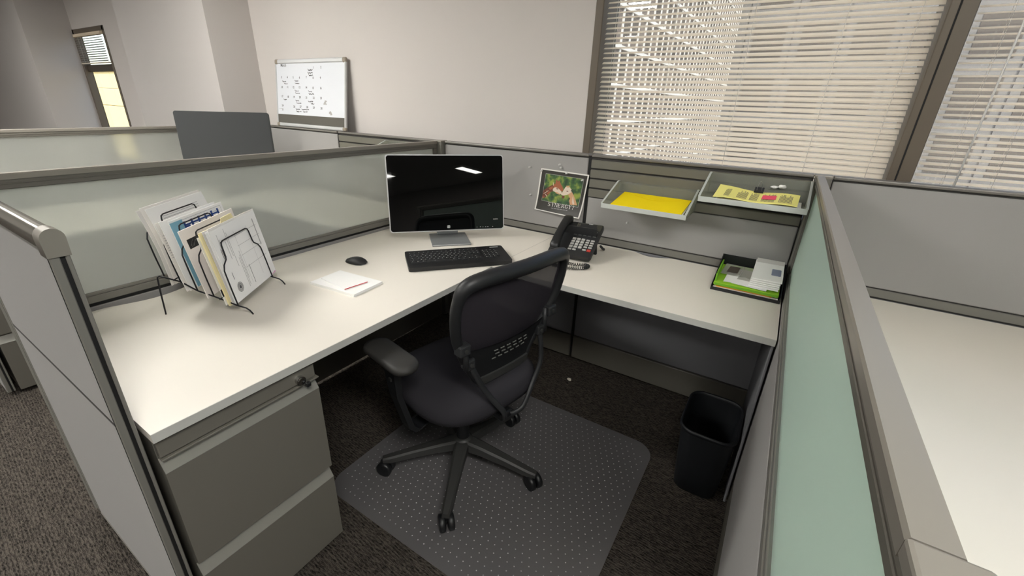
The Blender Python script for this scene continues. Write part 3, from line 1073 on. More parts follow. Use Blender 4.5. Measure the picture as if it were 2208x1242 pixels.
for k in range(24):
    a = 2 * PI * k / 24
    ring.append(tuple((.155 + rr * math.cos(x), .165 + rr * 1.2 * math.sin(x)) for rr, x in ((.039, a), (.039, a + .14), (.024, a + .14), (.024, a))))
pr(fr, P, 'round_seal', M['ink'], ring)
pr(fr, P, 'pink_corner', M['pinkpale'], [((.86, .010), (.985, .010), (.985, .035), (.975, .035))])
for i, (w0, w1, p0, z0, h, mm, lab) in enumerate((
        (.016, .300, .0445, .036, .245, 'paper2', 'white sheet directly behind the printed form in the rack'),
        (.006, .304, .0470, .034, .240, 'paper', 'second white sheet behind the printed form, edge curling right'),
        (.000, .290, .0520, .034, .243, 'paper3', 'greyish sheet between the front papers and the yellow folder'))):
    sheet('paper_sheet', lab, 'paper', w0, w1, p0, z0, h, .0014, M[mm], bow=-.001 * i)
yf, P = sheet('manila_folder', 'pale yellow tabbed folder behind the front papers in the rack', 'folder', -.010, .272, .0565, .036, .240, .0018, M['manila'])
m = MB()
m.prism([(.110, .276), (.118, .292), (.178, .294), (.188, .276)], 'y', .0565 + K * .24, .0583 + K * .24)
m.build('tab', M['manila'], yf)
sheet('manila_folder', 'second thinner yellow folder behind the tabbed one', 'folder', -.006, .274, .0615, .036, .234, .0016, M['manila'])
cl, P = sheet('paper_sheet', 'white sheet with black clip patch low in the rack behind the yellow folders', 'paper', -.012, .27, .0660, .040, .222, .0015, M['paper'])
pr(cl, P, 'black_patch', M['inkblack'], [(.0, .06, .13, .24)], off=-.0012)
en, P = sheet('envelope', 'large mauve envelope with a black label in the middle of the rack', 'envelope', -.008, .292, .118, .062, .218, .003, M['env'], topsk=.003)
pr(en, P, 'black_label', M['inkblack'], [(.055, .27, .725, .86)])
pr(en, P, 'label_streaks', M['inklight'], [((.08, .76), (.09, .76), (.15, .84), (.14, .84)), ((.09, .74), (.10, .74), (.14, .79), (.13, .79)), ((.12, .75), (.13, .75), (.19, .82), (.18, .82))])
bl, P = sheet('blueprint_sheet', 'sheet with blue drawing behind the mauve envelope', 'paper', .030, .318, .166, .084, .216, .0014, M['paper'])
pr(bl, P, 'blue_drawing', M['bluepr'], [(.20, .86, .862, .885), (.20, .86, .74, .755)] + [(.20 + .13 * i, .235 + .13 * i, .70, .93) for i in range(6)] + [(.20, .30, .80, .86)])
pr(bl, P, 'thin_lines', M['inklight'], [(.08, .95, .955, .960), (.08, .085, .60, .955), (.945, .95, .6, .955), (.60, .9, .90, .905)])
cy, P = sheet('blue_card', 'pale cyan card left of the blue drawing in the rack', 'card', .028, .085, .1635, .088, .206, .0012, M['cyanpr'])
for i, (w0, w1, p0, h, mm, lab) in enumerate((
        (.004, .292, .1735, .221, 'paper', 'white sheet behind the blue drawing in the rack'),
        (-.004, .285, .1795, .219, 'paper2', 'folded typed sheet behind the blue drawing, leftmost edge showing'))):
    sh, P = sheet('paper_sheet', lab, 'paper', w0, w1, p0, .084, h, .0016, M[mm], bow=.003 * i)
    if i == 1:
        pr(sh, P, 'typed_lines', M['inklight'], [(.02, .10, .50 + .035 * j, .508 + .035 * j) for j in range(10)])
for i, (w0, w1, p0, h, mm, bow, lab) in enumerate((
        (.030, .312, .2190, .236, 'paper', -.012, 'front sheet of the curling white papers at the back of the rack'),
        (.018, .306, .2235, .242, 'paper2', -.012, 'tallest curling sheet at the back of the rack'),
        (.006, .298, .2275, .236, 'paper3', -.014, 'rearmost grey curling sheet in the rack against the last wire'))):
    sh, P = sheet('paper_sheet', lab, 'paper', w0, w1, p0, .100, h, .0018, M[mm], bow=bow, topsk=.002)
    if i == 0:
        pr(sh, P, 'typed_lines', M['inklight'], [(.18, .82, .80 + .03 * j, .806 + .03 * j) for j in range(4)])

# --- desk phone
ph = thing('desk_phone', 'black office desk phone with grey keys and coiled cord by the corner', 'telephone', (1.020, -0.332, ZD), R(6))
Tp = Matrix.Translation((0, 0, 0.012)) @ Matrix.Rotation(R(27), 4, 'X')
L = .228
m = MB()
m.prism(rrect(.205, L, .010, cx=-.1015, cy=L / 2), 'z', .004, .022, Tp)
m.prism(rrect(.195, L - .012, .010, cx=-.1015, cy=L / 2), 'z', -.006, .004, Tp)
m.build('body', M['plastic2'], ph)
m = MB()
m.box(-.128, -.004, L * .80, L - .004, .022, .0245, .001, 1, Tp)
m.build('display_panel', M['lcd'], ph)
MB().box(-.110, -.03, L * .865, L * .955, .0243, .0252, mtx=Tp).build('display_window', M['plastic2'], ph)
MB().box(-.072, -.052, L * .968, L * .983, .0245, .0252, mtx=Tp).build('message_lamp', M['inklight'], ph)
def pkey(fx, fy, w, d, mm, nm='key', h=.0045):
    MB().box(-.128 + .124 * fx - w / 2, -.128 + .124 * fx + w / 2, L * fy - d / 2, L * fy + d / 2, .0215, .0215 + h, .0008, 1, Tp).build(nm, M[mm], ph)
for r_ in range(4):
    for c in range(3):
        pkey(.16 + .175 * c, .245 + .078 * r_, .0165, .0125, 'lightkey')
for r_ in range(4):
    for c in range(2):
        pkey(.70 + .18 * c, .275 + .068 * r_, .0165, .0088, 'lightkey')
pkey(.16, .165, .0165, .0085, 'lightkey'); pkey(.335, .165, .0165, .0085, 'lightkey')
pkey(.70, .195, .0165, .0080, 'lightkey'); pkey(.88, .190, .018, .0125, 'redkey')
for r_ in range(2):
    for c in range(5):
        pkey(.11 + .19 * c, .605 + .115 * r_, .014, .0065, 'greykey', 'feature_key')
        MB().box(-.128 + .124 * (.11 + .19 * c) - .005, -.128 + .124 * (.11 + .19 * c) + .005, L * (.645 + .115 * r_) - .0016, L * (.645 + .115 * r_) + .0016, .0215, .0228, mtx=Tp).build('key_label', M['inklight'], ph)
hs = MB(); hs.smooth = True
rg = []
for i in range(15):
    u = i / 14
    yy = -.004 + .232 * u
    e = abs(2 * u - 1)
    zc_ = .052 + .016 * (1 - e ** 2)
    hw = .0195 + .006 * e ** 3
    hh = .013 + .013 * max(0, (e - .55) / .45) ** 1.2
    zc2 = zc_ - .011 * max(0, (e - .55) / .45)
    end = 1.0 if 0 < i < 14 else .72
    rg.append([Tp @ Vector((-.170 + hw * end * math.copysign(abs(math.cos(a)) ** .6, math.cos(a)), yy, zc2 + hh * end * math.copysign(abs(math.sin(a)) ** .6, math.sin(a)))) for a in [2 * PI * k / 16 for k in range(16)]])
hs.rings(rg)
hs.build('handset', M['plastic'], ph)
m = MB(); m.prism([(-.030, .10), (-.020, .10), (.030, -.006 - .03), (.012, -.036)], 'x', -.19, -.012, Matrix.Translation((0, .135, .036)))
m.build('rear_stand', M['plastic2'], ph)
m = MB(); m.tube([(.0, .17, .040), (.006, .205, .016), (.004, .228, .0085)], [.006, .006, .007], 8)
m.build('stand_foot', M['plastic2'], ph)
path = smooth_path([(-.163, -.006, .035), (-.150, -.016, .016), (-.112, -.046, .0095), (-.066, -.066, .0095), (-.012, -.044, .0095), (.008, -.052, .0095), (.004, -.078, .0095), (-.034, -.108, .0095), (-.084, -.122, .0095), (-.130, -.110, .0095), (-.165, -.086, .0095), (-.185, -.03, .0095), (-.180, .010, .012)], 10)
coil = []
N = len(path) - 1
turns = 74
for i in range(turns * 9):
    s_ = i / (turns * 9 - 1) * N
    a = min(int(s_), N - 1); f_ = s_ - a
    p = path[a].lerp(path[a + 1], f_)
    d = (path[a + 1] - path[a]).normalized()
    n1 = d.cross(Vector((0, 0, 1))).normalized(); n2 = n1.cross(d)
    an = 2 * PI * i / 9
    coil.append(p + n1 * .0062 * math.cos(an) + n2 * .0062 * math.sin(an))
m = MB(); m.tube(coil, .0017, 5); m.build('coiled_cord', M['plastic2'], ph)

# --- poster
pos = thing('poster', 'black motivational poster of two giraffes pinned to the grey panel', 'poster', (0.694, 0, 0.86))
BLc = Vector((0.547, 0.862)); BRc = Vector((0.820, 0.853)); TLc = Vector((0.569, 1.085)); TRc = Vector((0.8435, 1.078))
def PP(u, v, off):
    q = BLc * (1 - u) * (1 - v) + BRc * u * (1 - v) + TLc * (1 - u) * v + TRc * u * v
    c = max(0, .45 - v) / .45
    return (q.x - .694, -.0035 - .022 * c * c * (.45 + .55 * u) - .003 * math.sin(PI * u) * (1 - v) - off, q.y - .86)
def pgrid(name, m_, u0, u1, v0, v1, off, n=10, thick=0.0):
    b = MB()
    V = [[b.bm.verts.new(PP(u0 + (u1 - u0) * i / n, v0 + (v1 - v0) * j / n, off)) for j in range(n + 1)] for i in range(n + 1)]
    for i in range(n):
        for j in range(n):
            b.bm.faces.new((V[i][j], V[i + 1][j], V[i + 1][j + 1], V[i][j + 1]))
    o = b.build(name, m_, pos)
    if thick:
        md = o.modifiers.new('solid', 'SOLIDIFY'); md.thickness = thick
    return o
pgrid('sheet', M['posterwhite'], 0, 1, 0, 1, 0, thick=.0006)
pgrid('black_print', M['posterblack'], .03, .975, .022, .972, .0008)
pgrid('picture_border', M['inklight'], .118, .918, .240, .897, .0011)
pgrid('foliage_print', M['leafy'], .124, .912, .247, .890, .0014)
cv = inv_bilinear(((170, 110), (1160, 265), (965, 1160), (40, 960)))
gl = [1]
def gpoly(m_, pts, lv):
    b = MB()
    b.quad(*[PP(*cv(x, y), .0014 + .0003 * lv) for x, y in pts])
    b.bm.faces.ensure_lookup_table()
    bmesh.ops.triangulate(b.bm, faces=list(b.bm.faces))
    b.build('giraffe_print', m_, pos)
gpoly(M['gir2'], [(222, 570), (300, 515), (400, 462), (450, 450), (462, 540), (430, 590), (380, 600), (325, 660), (290, 700), (215, 735), (195, 690)], 1)
for s in ([(228, 600), (300, 560), (330, 580), (250, 625)], [(215, 640), (262, 650), (240, 720), (208, 730)], [(290, 630), (350, 590), (380, 600), (320, 655)], [(340, 520), (420, 480), (430, 530), (360, 565)]):
    gpoly(M['gir1'], s, 2)
for s in ([(226, 632), (330, 570), (336, 578), (232, 640)], [(262, 645), (272, 640), (300, 690), (290, 700)]):
    gpoly(M['gir3'], s, 3)
gpoly(M['gir1'], [(430, 455), (478, 430), (490, 365), (515, 355), (532, 400), (552, 365), (575, 385), (588, 440), (625, 500), (640, 560), (618, 600), (560, 560), (480, 540), (440, 520)], 2)
gpoly(M['gir3'], [(440, 520), (480, 505), (540, 530), (600, 590), (610, 640), (575, 645), (500, 610), (440, 590), (420, 560)], 3)
gpoly(M['gir2'], [(495, 525), (530, 530), (545, 552), (505, 548)], 4)
gpoly(M['gir4'], [(470, 600), (520, 610), (580, 650), (570, 662), (490, 630)], 4)
gpoly(M['gir3'], [(430, 405), (442, 410), (446, 470), (434, 470)], 4)
gpoly(M['gir3'], [(590, 650), (622, 610), (650, 560), (690, 500), (738, 480), (780, 520), (808, 560), (806, 610), (760, 640), (720, 665), (650, 680), (610, 672)], 3)
gpoly(M['gir4'], [(700, 495), (715, 470), (735, 485), (762, 470), (772, 500), (740, 520)], 4)
gpoly(M['gir4'], [(735, 650), (812, 600), (850, 680), (880, 760), (915, 885), (770, 872), (752, 800), (770, 740)], 2)
gpoly(M['gir3'], [(800, 640), (830, 680), (860, 860), (830, 872), (800, 760)], 3)
for s in ([(750, 730), (785, 725), (790, 760), (760, 765)], [(760, 795), (790, 790), (795, 850), (762, 850)]):
    gpoly(M['gir2'], s, 3)
gpoly(M['gir2'], [(612, 685), (660, 680), (668, 715), (640, 745), (612, 728)], 4)
gpoly(M['gir2'], [(705, 580), (740, 585), (745, 600), (710, 598)], 5)
gpoly(M['posterblack'], [(790, 580), (835, 545), (842, 552), (800, 592)], 5)
GLY = {
    'S': [((.60, .83), (.52, .95), .07), ((.52, .95), (.28, .96), .06), ((.28, .96), (.12, .82), .12), ((.12, .80), (.20, .60), .12), ((.20, .60), (.52, .42), .14), ((.52, .42), (.60, .22), .13), ((.60, .22), (.46, .05), .10), ((.46, .05), (.18, .04), .06), ((.18, .04), (.08, .20), .07)],
    'Y': [((.14, .97), (.40, .46), .13), ((.68, .97), (.40, .46), .06), ((.40, .48), (.40, .03), .13), ((.02, .98), (.28, .98), .05), ((.54, .98), (.80, .98), .05), ((.26, .02), (.54, .02), .05)],
    'N': [((.14, .03), (.14, .97), .06), ((.12, .98), (.72, .02), .13), ((.72, .0), (.72, .97), .06), ((.0, .98), (.18, .98), .05), ((.60, .98), (.86, .98), .05), ((.02, .02), (.26, .02), .05)],
    'E': [((.16, .03), (.16, .97), .13), ((.04, .97), (.64, .97), .06), ((.04, .03), (.66, .03), .06), ((.16, .51), (.48, .51), .06), ((.63, .98), (.63, .80), .05), ((.65, .02), (.65, .22), .05), ((.48, .62), (.48, .40), .05)],
    'R': [((.16, .03), (.16, .97), .13), ((.04, .97), (.46, .97), .06), ((.46, .96), (.60, .84), .09), ((.60, .86), (.60, .66), .12), ((.60, .68), (.46, .52), .09), ((.46, .52), (.16, .50), .06), ((.38, .50), (.68, .04), .12), ((.04, .02), (.30, .02), .05), ((.62, .02), (.78, .02), .05)],
    'G': [((.66, .80), (.50, .95), .08), ((.50, .95), (.30, .96), .06), ((.30, .96), (.12, .74), .11), ((.12, .76), (.12, .26), .13), ((.12, .26), (.30, .05), .11), ((.30, .05), (.56, .05), .06), ((.56, .04), (.66, .14), .07), ((.66, .10), (.66, .42), .12), ((.54, .43), (.78, .43), .05)],
    '?': [((.10, .78), (.18, .92), .08), ((.18, .93), (.38, .95), .06), ((.38, .95), (.50, .80), .10), ((.50, .80), (.44, .60), .11), ((.44, .60), (.28, .40), .08), ((.28, .42), (.28, .26), .07), ((.28, .12), (.28, .00), .13)],
}
b = MB()
base0 = Vector(cv(322, 888)); base1 = Vector(cv(836, 968)); top0 = Vector(cv(340, 815))
adv = (base1 - base0) / 5.95
hgt = (top0 - base0); hgt.x = 0
for i, ch in enumerate('SYNERGY?'):
    o = base0 + adv * (0.80 * i)
    for (a, c, w_) in GLY[ch]:
        a = Vector(a); c = Vector(c); dd = (c - a).normalized(); nn = Vector((-dd.y, dd.x)) * w_ / 2
        pts = [a + nn - dd * .02, c + nn + dd * .02, c - nn + dd * .02, a - nn - dd * .02]
        b.quad(*[PP(*(o + adv * p.x * .92 + hgt * p.y), .0034) for p in pts])
b.build('title_lettering', M['posterwhite'], pos)
b = MB()
s0_, s1_ = Vector(cv(402, 936)), Vector(cv(732, 988))
for i in range(34):
    if i % 6 == 5: continue
    a = s0_.lerp(s1_, i / 34); c = s0_.lerp(s1_, (i + .72) / 34)
    b.quad(*[PP(p.x, p.y + dv, .0030) for p, dv in ((a, -.007), (c, -.007), (c, .007), (a, .007))])
b.build('caption_lettering', M['inklight'], pos)

def pushpin(x, z, label, y=0.0):
    t = thing('pushpin', label, 'pushpin', (x, y, z), 0, 'clear pushpins in the grey panels')
    Tq = Matrix.Rotation(R(90), 4, 'X')
    m = MB(); m.smooth = True
    m.rings([[Tq @ Vector((r * math.cos(2 * PI * k / 10), r * math.sin(2 * PI * k / 10), h)) for k in range(10)] for r, h in ((.005, .002), (.0052, .004), (.003, .006), (.0028, .011), (.0045, .013), (.0042, .0155))])
    m.build('head', M['pin'], t)
    m = MB(); m.cyl((0, 0, 0), (0, -.003, 0), .0006, 6); m.build('point', M['chrome'], t)
M['pin'] = mix_mat('clear_pin_plastic', lambda nt: _mix(nt, 0.15, _mix(nt, 0.75, _bsdf(nt, 'ShaderNodeBsdfTransparent', (245, 245, 245)), _bsdf(nt, 'ShaderNodeBsdfDiffuse', (240, 240, 238))), _bsdf(nt, 'ShaderNodeBsdfGlossy', (250, 250, 250), 0.2)))
pushpin(.501, 1.084, 'upper clear pushpin in the bare panel left of the poster')
pushpin(.513, .937, 'lower clear pushpin in the bare panel left of the poster')
pushpin(1.069, .871, 'clear pushpin below the left wall tray')
pushpin(.676, 1.113, 'higher of two clear pushpins just above the poster')
pushpin(.686, 1.098, 'lower of two clear pushpins just above the poster')
pushpin(.723, 1.074, 'clear pushpin at the top middle edge of the poster', -.005)
pushpin(.576, 1.073, 'clear pushpin at the top left corner of the poster', -.005)
pushpin(.812, 1.050, 'clear pushpin at the right side of the poster picture', -.006)

# --- wall trays
def wall_tray(label, x0, x1, ztop, zf, yf=-.225, group=None):
    t = thing('wall_tray', label, 'tray', ((x0 + x1) / 2, -.006, zf), 0, group)
    hw = (x1 - x0) / 2
    yb = -.004
    f = yf + .006
    th = .0028
    zt = ztop - zf
    m = MB(); m.box(-hw, hw, f, yb, 0, th, .001); m.build('tray_floor', M['tray'], t)
    m = MB(); m.box(-hw, hw, yb - th, yb, th, zt, .0008); m.build('back_wall', M['tray'], t)
    for s in (-1, 1):
        a, b_ = sorted((s * hw, s * (hw - th)))
        m = MB(); m.prism([(yb - th, th), (yb - th, zt), (yb - th - .02, zt), (f, .020), (f, th)], 'x', a, b_)
        m.build('side_wall', M['tray'], t)
        r_ = MB()
        r_.prism([(yb - th, zt), (yb - th, zt + .003), (yb - th - .022, zt + .003), (f - .004, .0225), (f - .004, .0185), (yb - th - .02, zt - .001)], 'x', *sorted((s * (hw + .004), s * (hw - th - .001))))
        r_.build('side_rim', M['rim'], t)
    m = MB(); m.box(-hw - .003, hw + .003, f - .005, f, -.001, .020, .002, 2); m.build('front_lip', M['rim'], t)
    return t
wall_tray('translucent wall tray holding bright yellow envelopes', 1.006, 1.368, 1.068, .976)
wall_tray('translucent wall tray holding the pale yellow papers beside the glass partition', 1.404, 1.768, 1.150, 1.061)
wall_tray('translucent wall tray glimpsed on the left neighbour slatwall above the glass edge', -.570, -.205, 1.150, 1.061)
# papers in the right tray
t = thing('paper_stack', 'white paper stack beneath the pale yellow pages in the right wall tray', 'paper', (1.603, -.125, 1.0642), R(-1))
for i in range(3):
    MB().box(-.146 + .002 * i, .146 + .001 * i, -.095, .060, .004 * i, .004 * i + .0036).build('sheet_block', M['paper'], t)
dc = thing('document', 'pale yellow typed pages with a pink mark under a binder clip', 'document', (1.597, -.135, 1.0768), R(-2))
def DP(u, v, o):
    x = -.144 + .286 * u
    z = .004 + .020 * (v ** 1.3) + .022 * max(0, .35 - u) ** 1.5 * v * 2.2 + o + .003 * math.sin(u * 9)
    return (x, -.075 + .130 * v, z)
b = MB()
n = 14
for th in (0, .0028):
    V = [[b.bm.verts.new(DP(i / n, j / 6, th)) for j in range(7)] for i in range(n + 1)]
    for i in range(n):
        for j in range(6):
            b.bm.faces.new((V[i][j], V[i + 1][j], V[i + 1][j + 1], V[i][j + 1]))
    if th == 0: V0 = V
for i in range(n):
    b.bm.faces.new((V0[i][0], V0[i + 1][0], V[i + 1][0], V[i][0])); b.bm.faces.new((V0[i][6], V0[i + 1][6], V[i + 1][6], V[i][6]))
for j in range(6):
    b.bm.faces.new((V0[0][j], V0[0][j + 1], V[0][j + 1], V[0][j])); b.bm.faces.new((V0[n][j], V0[n][j + 1], V[n][j + 1], V[n][j]))
b.build('pages', M['paleyellow'], dc)
b = MB()
rnd = random.Random(3)
for blk in ((.12, .2), (.28, .42), (.44, .54), (.58, .74), (.78, .94)):
    k = int((blk[1] - blk[0]) / .014)
    for i in range(k):
        u = blk[0] + .014 * i
        v1 = rnd.uniform(.62, .86)
        nv = 5
        for j in range(nv):
            a0, a1 = .12 + (v1 - .12) * j / nv, .12 + (v1 - .12) * (j + .92) / nv
            b.quad(DP(u, a0, .0040), DP(u + .006, a0, .0040), DP(u + .006, a1, .0040), DP(u, a1, .0040))
b.build('typed_text', M['ink'], dc)
b = MB()
for i in range(6):
    for j in range(3):
        u0, v0 = .575 + .165 * i / 6, .34 + .36 * j / 3
        b.quad(DP(u0, v0, .0046), DP(u0 + .0275, v0, .0046), DP(u0 + .0275, v0 + .12, .0046), DP(u0, v0 + .12, .0046))
b.build('pink_mark', M['pink'], dc)
bc = thing('binder_clip', 'black binder clip on the pale yellow pages', 'clip', (1.600, -.082, 1.108), R(-2))
m = MB(); m.prism([(-.016, -.009), (.008, -.006), (.008, .010), (-.016, -.004)], 'x', -.0165, .0165); m.build('clamp', M['plastic'], bc)
for s in (-1,):
    m = MB(); m.tube(smooth_path([(-.008, -.012, .0), (-.0075, -.004, .014), (-.004, .006, .030), (.004, .006, .030), (.0075, -.004, .014), (.008, -.012, .0)], 4), .0009, 6); m.build('wire_handle', M['chrome'], bc)
def scrap(name, label, loc, sc, seed, m_):
    t = bpy.data.meshes.new(name)
    b = bmesh.new()
    bmesh.ops.create_icosphere(b, subdivisions=2, radius=1)
    r_ = random.Random(seed)
    for v in b.verts:
        v.co *= r_.uniform(.7, 1.15)
        v.co = Vector((v.co.x * sc[0], v.co.y * sc[1], v.co.z * sc[2]))
    zm = min(v.co.z for v in b.verts)
    for v in b.verts: v.co.z -= zm
    b.to_mesh(t); b.free()
    t.materials.append(m_)
    o = bpy.data.objects.new(name, t); COL.objects.link(o); o.location = loc
    return tag(o, label, 'scrap')
scrap('crumpled_wrapper', 'crumpled white wrapper at the back of the right wall tray', (1.674, -.030, 1.1160), (.014, .007, .008), 4, M['paper'])
scrap('crumpled_tissue', 'small twist of white tissue left of the wrapper in the right tray', (1.648, -.028, 1.1130), (.016, .006, .006), 9, M['paper'])
scrap('paper_scrap', 'tiny pale scrap lying on the dark carpet under the return worktop', (.933, -.215, 0), (.013, .011, .006), 2, M['bark'])

# --- black letter tray and contents
lt = thing('letter_tray', 'black open letter tray full of papers at the end of the return worktop', 'tray', (1.646, -.165, ZD))
hw, yf, yb = .121, -.140, .128
MB().box(-hw, hw, yf, yb, 0, .003, .001).build('tray_floor', M['tray_black'], lt)
m = MB(); m.box(-hw, hw, yf - .002, yf + .002, .0, .014, .0015); m.build('front_lip', M['tray_black'], lt)
m = MB(); m.box(-hw - .002, hw + .002, yb - .003, yb + .001, .003, .078, .0015); m.build('back_wall', M['tray_black'], lt)
for s in (-1, 1):
    m = MB(); m.prism([(yb - .002, .003), (yb - .002, .077), (yb - .03, .076), (yf + .05, .030), (yf + .01, .018), (yf, .012), (yf, .003)], 'x', *sorted((s * hw, s * (hw - .003))))
    m.build('side_wall', M['tray_black'], lt)
def flat(name, label, cat, x0, x1, y0, y1, z0, z1, m_, tiltx=0.0, rz=0.0, tilty=0.0, group=None, bend=0.0):
    cx_, cy_ = (x0 + x1) / 2, (y0 + y1) / 2
    t = thing(name, label, cat, (cx_, cy_, z0), rz, group)
    b = MB()
    n = 6
    wx, wy, th = (x1 - x0) / 2, (y1 - y0) / 2, z1 - z0
    def P(i, j, o):
        x, y = -wx + 2 * wx * i / n, -wy + 2 * wy * j / n
        return (x, y, (y + wy) * math.tan(tiltx) + (x + wx) * math.tan(tilty) + bend * math.sin(PI * i / n) + o)
    A = [[b.bm.verts.new(P(i, j, 0)) for j in range(n + 1)] for i in range(n + 1)]
    B_ = [[b.bm.verts.new(P(i, j, th)) for j in range(n + 1)] for i in range(n + 1)]
    for i in range(n):
        for j in range(n):
            b.bm.faces.new((A[i][j], A[i][j + 1], A[i + 1][j + 1], A[i + 1][j]))
            b.bm.faces.new((B_[i][j], B_[i + 1][j], B_[i + 1][j + 1], B_[i][j + 1]))
        b.bm.faces.new((A[i][0], A[i + 1][0], B_[i + 1][0], B_[i][0])); b.bm.faces.new((A[i][n], B_[i][n], B_[i + 1][n], A[i + 1][n]))
        b.bm.faces.new((A[0][i], B_[0][i], B_[0][i + 1], A[0][i + 1])); b.bm.faces.new((A[n][i], A[n][i + 1], B_[n][i + 1], B_[n][i]))
    b.build('sheet', m_, t)
    return t
ws = flat('paper_sheet', 'white sheet peeking from under the yellow envelopes', 'paper', 1.040, 1.349, -.206, -.030, .9800, .9825, M['paper'], R(8.5))
flat('envelope', 'lower yellow envelope in the left wall tray', 'envelope', 1.041, 1.344, -.208, -.030, .9835, .9870, M['yellow'], R(9), R(.5))
ye = flat('envelope', 'top yellow envelope in the left wall tray', 'envelope', 1.039, 1.347, -.206, -.026, .9882, .9922, M['yellow'], R(9.5), R(-1))
MB().prism([(-.152, .088), (.152, .088), (.02, .03), (-.02, .03)], 'z', .0195, .0200, Matrix.Rotation(R(9.5), 4, 'X')).build('flap', M['yellow'], ye)
TX, TY0 = 1.646, -.165
flat('paper_stack', 'white papers at the bottom of the black letter tray', 'paper', 1.532, 1.758, -.298, -.050, .7385, .7470, M['paper2'], R(1.5))
flat('folder', 'orange folder under the lime green folder in the tray', 'folder', 1.540, 1.735, -.292, -.055, .7478, .7510, M['orange'], R(2.0), R(1), bend=.002)
lf = flat('folder', 'lime green plastic folder in the black letter tray', 'folder', 1.531, 1.758, -.290, -.060, .7545, .7620, M['lime'], R(2.5), R(0), bend=.005)
m = MB(); m.prism([(-.112, -.10), (-.106, -.10), (-.109, .11), (-.114, .11)], 'z', .004, .040); m.build('turned_up_flap', M['limedark'], lf)
m = MB(); m.box(-.110, .112, -.1215, -.1205, .0, .009); m.build('folder_edge', M['limedark'], lf)
flat('paper_sheet', 'white sheet lying on the lime green folder', 'paper', 1.566, 1.700, -.278, -.110, .7680, .7690, M['paper'], R(2.5), R(-2), bend=.003)
flat('paper_sheet', 'long white sheet sticking out along the front of the lime folder', 'paper', 1.600, 1.722, -.289, -.160, .7700, .7706, M['paper'], R(2.5), R(-7))
sl = flat('plastic_sleeve', 'clear plastic sleeve with brown card on the lime folder', 'sleeve', 1.545, 1.618, -.200, -.088, .7740, .7765, M['sleeve'], R(5), R(-4))
m = MB(); m.prism([(-.018, -.035), (.022, -.030), (.022, .035), (-.016, .03)], 'z', .0083, .0092, Matrix.Rotation(R(5), 4, 'X')); m.build('brown_card', M['browndark'], sl)
flat('plastic_sleeve', 'empty clear plastic sleeve beside the white envelopes', 'sleeve', 1.612, 1.672, -.232, -.095, .7725, .7750, M['sleeve'], R(5), R(-4))
for i in range(5):
    dx, dy = random.uniform(-.003, .003), random.uniform(-.004, .004) - .003 * (5 - i)
    lab = 'white window envelope on top of the pile in the black tray' if i == 4 else ('second', 'third', 'fourth', 'lowest')[3 - i] + ' white envelope of the pile in the black tray'
    e = flat('envelope', lab, 'envelope', 1.656 + dx, 1.756 + dx, -.262 + dy, -.055 + dy, .7720 + .0070 * i, .7720 + .0070 * i + .0045, M['paper'], R(6.5), R(-1.5 + .5 * i), group='white envelopes in the black tray')
    if i == 4:
        Tt = Matrix.Rotation(R(6.5), 4, 'X')
        m = MB(); m.prism(rrect(.032, .062, .005, cx=.026, cy=-.018), 'z', .0166, .0172, Tt); m.build('address_window', M['bluegrey'], e)
        m = MB(); m.prism([(-.050, .060), (.050, .060), (.050, .103), (-.050, .103)], 'z', .0167, .0173, Tt); m.build('flap', M['paper3'], e)

# --- whiteboard
wb = thing('whiteboard', 'white calendar board with silver frame leaning on the wall above the panel', 'whiteboard', (-1.420, 0.012, HP + .0015))
TB = Matrix.Rotation(R(-7.5), 4, 'X')
BW, BH = .824, .478
m = MB(); m.box(-BW / 2 + .012, BW / 2 - .012, -.004, .006, .012, BH - .012, mtx=TB); m.build('board_face', M['board'], wb)
for za, zb in ((0.0, .026), (BH - .032, BH)):
    m = MB(); m.box(-BW / 2 + .03, BW / 2 - .03, -.010, .010, za, zb, .008, 3, TB); m.build('frame_rail', M['silver'], wb)
for s in (-1, 1):
    a, b_ = sorted((s * BW / 2, s * (BW / 2 - .014)))
    m = MB(); m.box(a, b_, -.008, .009, .02, BH - .02, .003, 2, TB); m.build('frame_stile', M['silver'], wb)
    for za, zb in ((-.001, .028), (BH - .034, BH + .001)):
        a, b_ = sorted((s * (BW / 2 + .003), s * (BW / 2 - .034)))
        m = MB(); m.box(a, b_, -.0115, .0115, za, zb, .010, 3, TB); m.build('corner_cap', M['capcorner'], wb)
m = MB(); m.box(-BW / 2 + .014, BW / 2 - .014, -.0065, -.0035, .026, .088, mtx=TB); m.build('pin_strip', M['cork'], wb)
cb = inv_bilinear(((25, 50), (1205, 25), (1165, 1238), (60, 1155)))
def BPt(x, y):
    u, v = cb(x, y)
    return TB @ Vector(((u - .5) * BW, -.0046, v * BH))
hand = MB()
def btext(txt, x, y, size):
    u, v = cb(x, y)
    mt = TB @ Matrix.Translation(((u - .5) * BW, -.0046, v * BH - size * .35)) @ Matrix.Rotation(R(90), 4, 'X')
    text_mesh(hand, txt, size, mt, bold=.0006)
btext('March', 178, 142, .028)
for x, y, s in ((697, 185, '1'), (820, 180, '2'), (142, 338, '3'), (247, 338, '4'), (350, 342, '5'), (459, 345, '6'), (575, 342, '7'), (688, 350, '8'), (806, 352, '9'),
                (145, 502, '10'), (247, 502, '11'), (350, 504, '12'), (456, 506, '13'), (570, 508, '14'), (682, 515, '15'), (806, 518, '16'),
                (148, 655, '17'), (250, 662, '18'), (355, 665, '19'), (459, 668, '20'), (570, 674, '21'), (688, 680, '22'), (806, 684, '23'),
                (152, 808, '24'), (153, 878, '31'), (358, 826, '26'), (466, 828, '27'), (577, 836, '28'), (686, 845, '29'), (808, 855, '30')):
    btext(s, x, y, .021)
hand.build('calendar_numbers', M['ink'], wb)
scr = MB()
rs = random.Random(11)
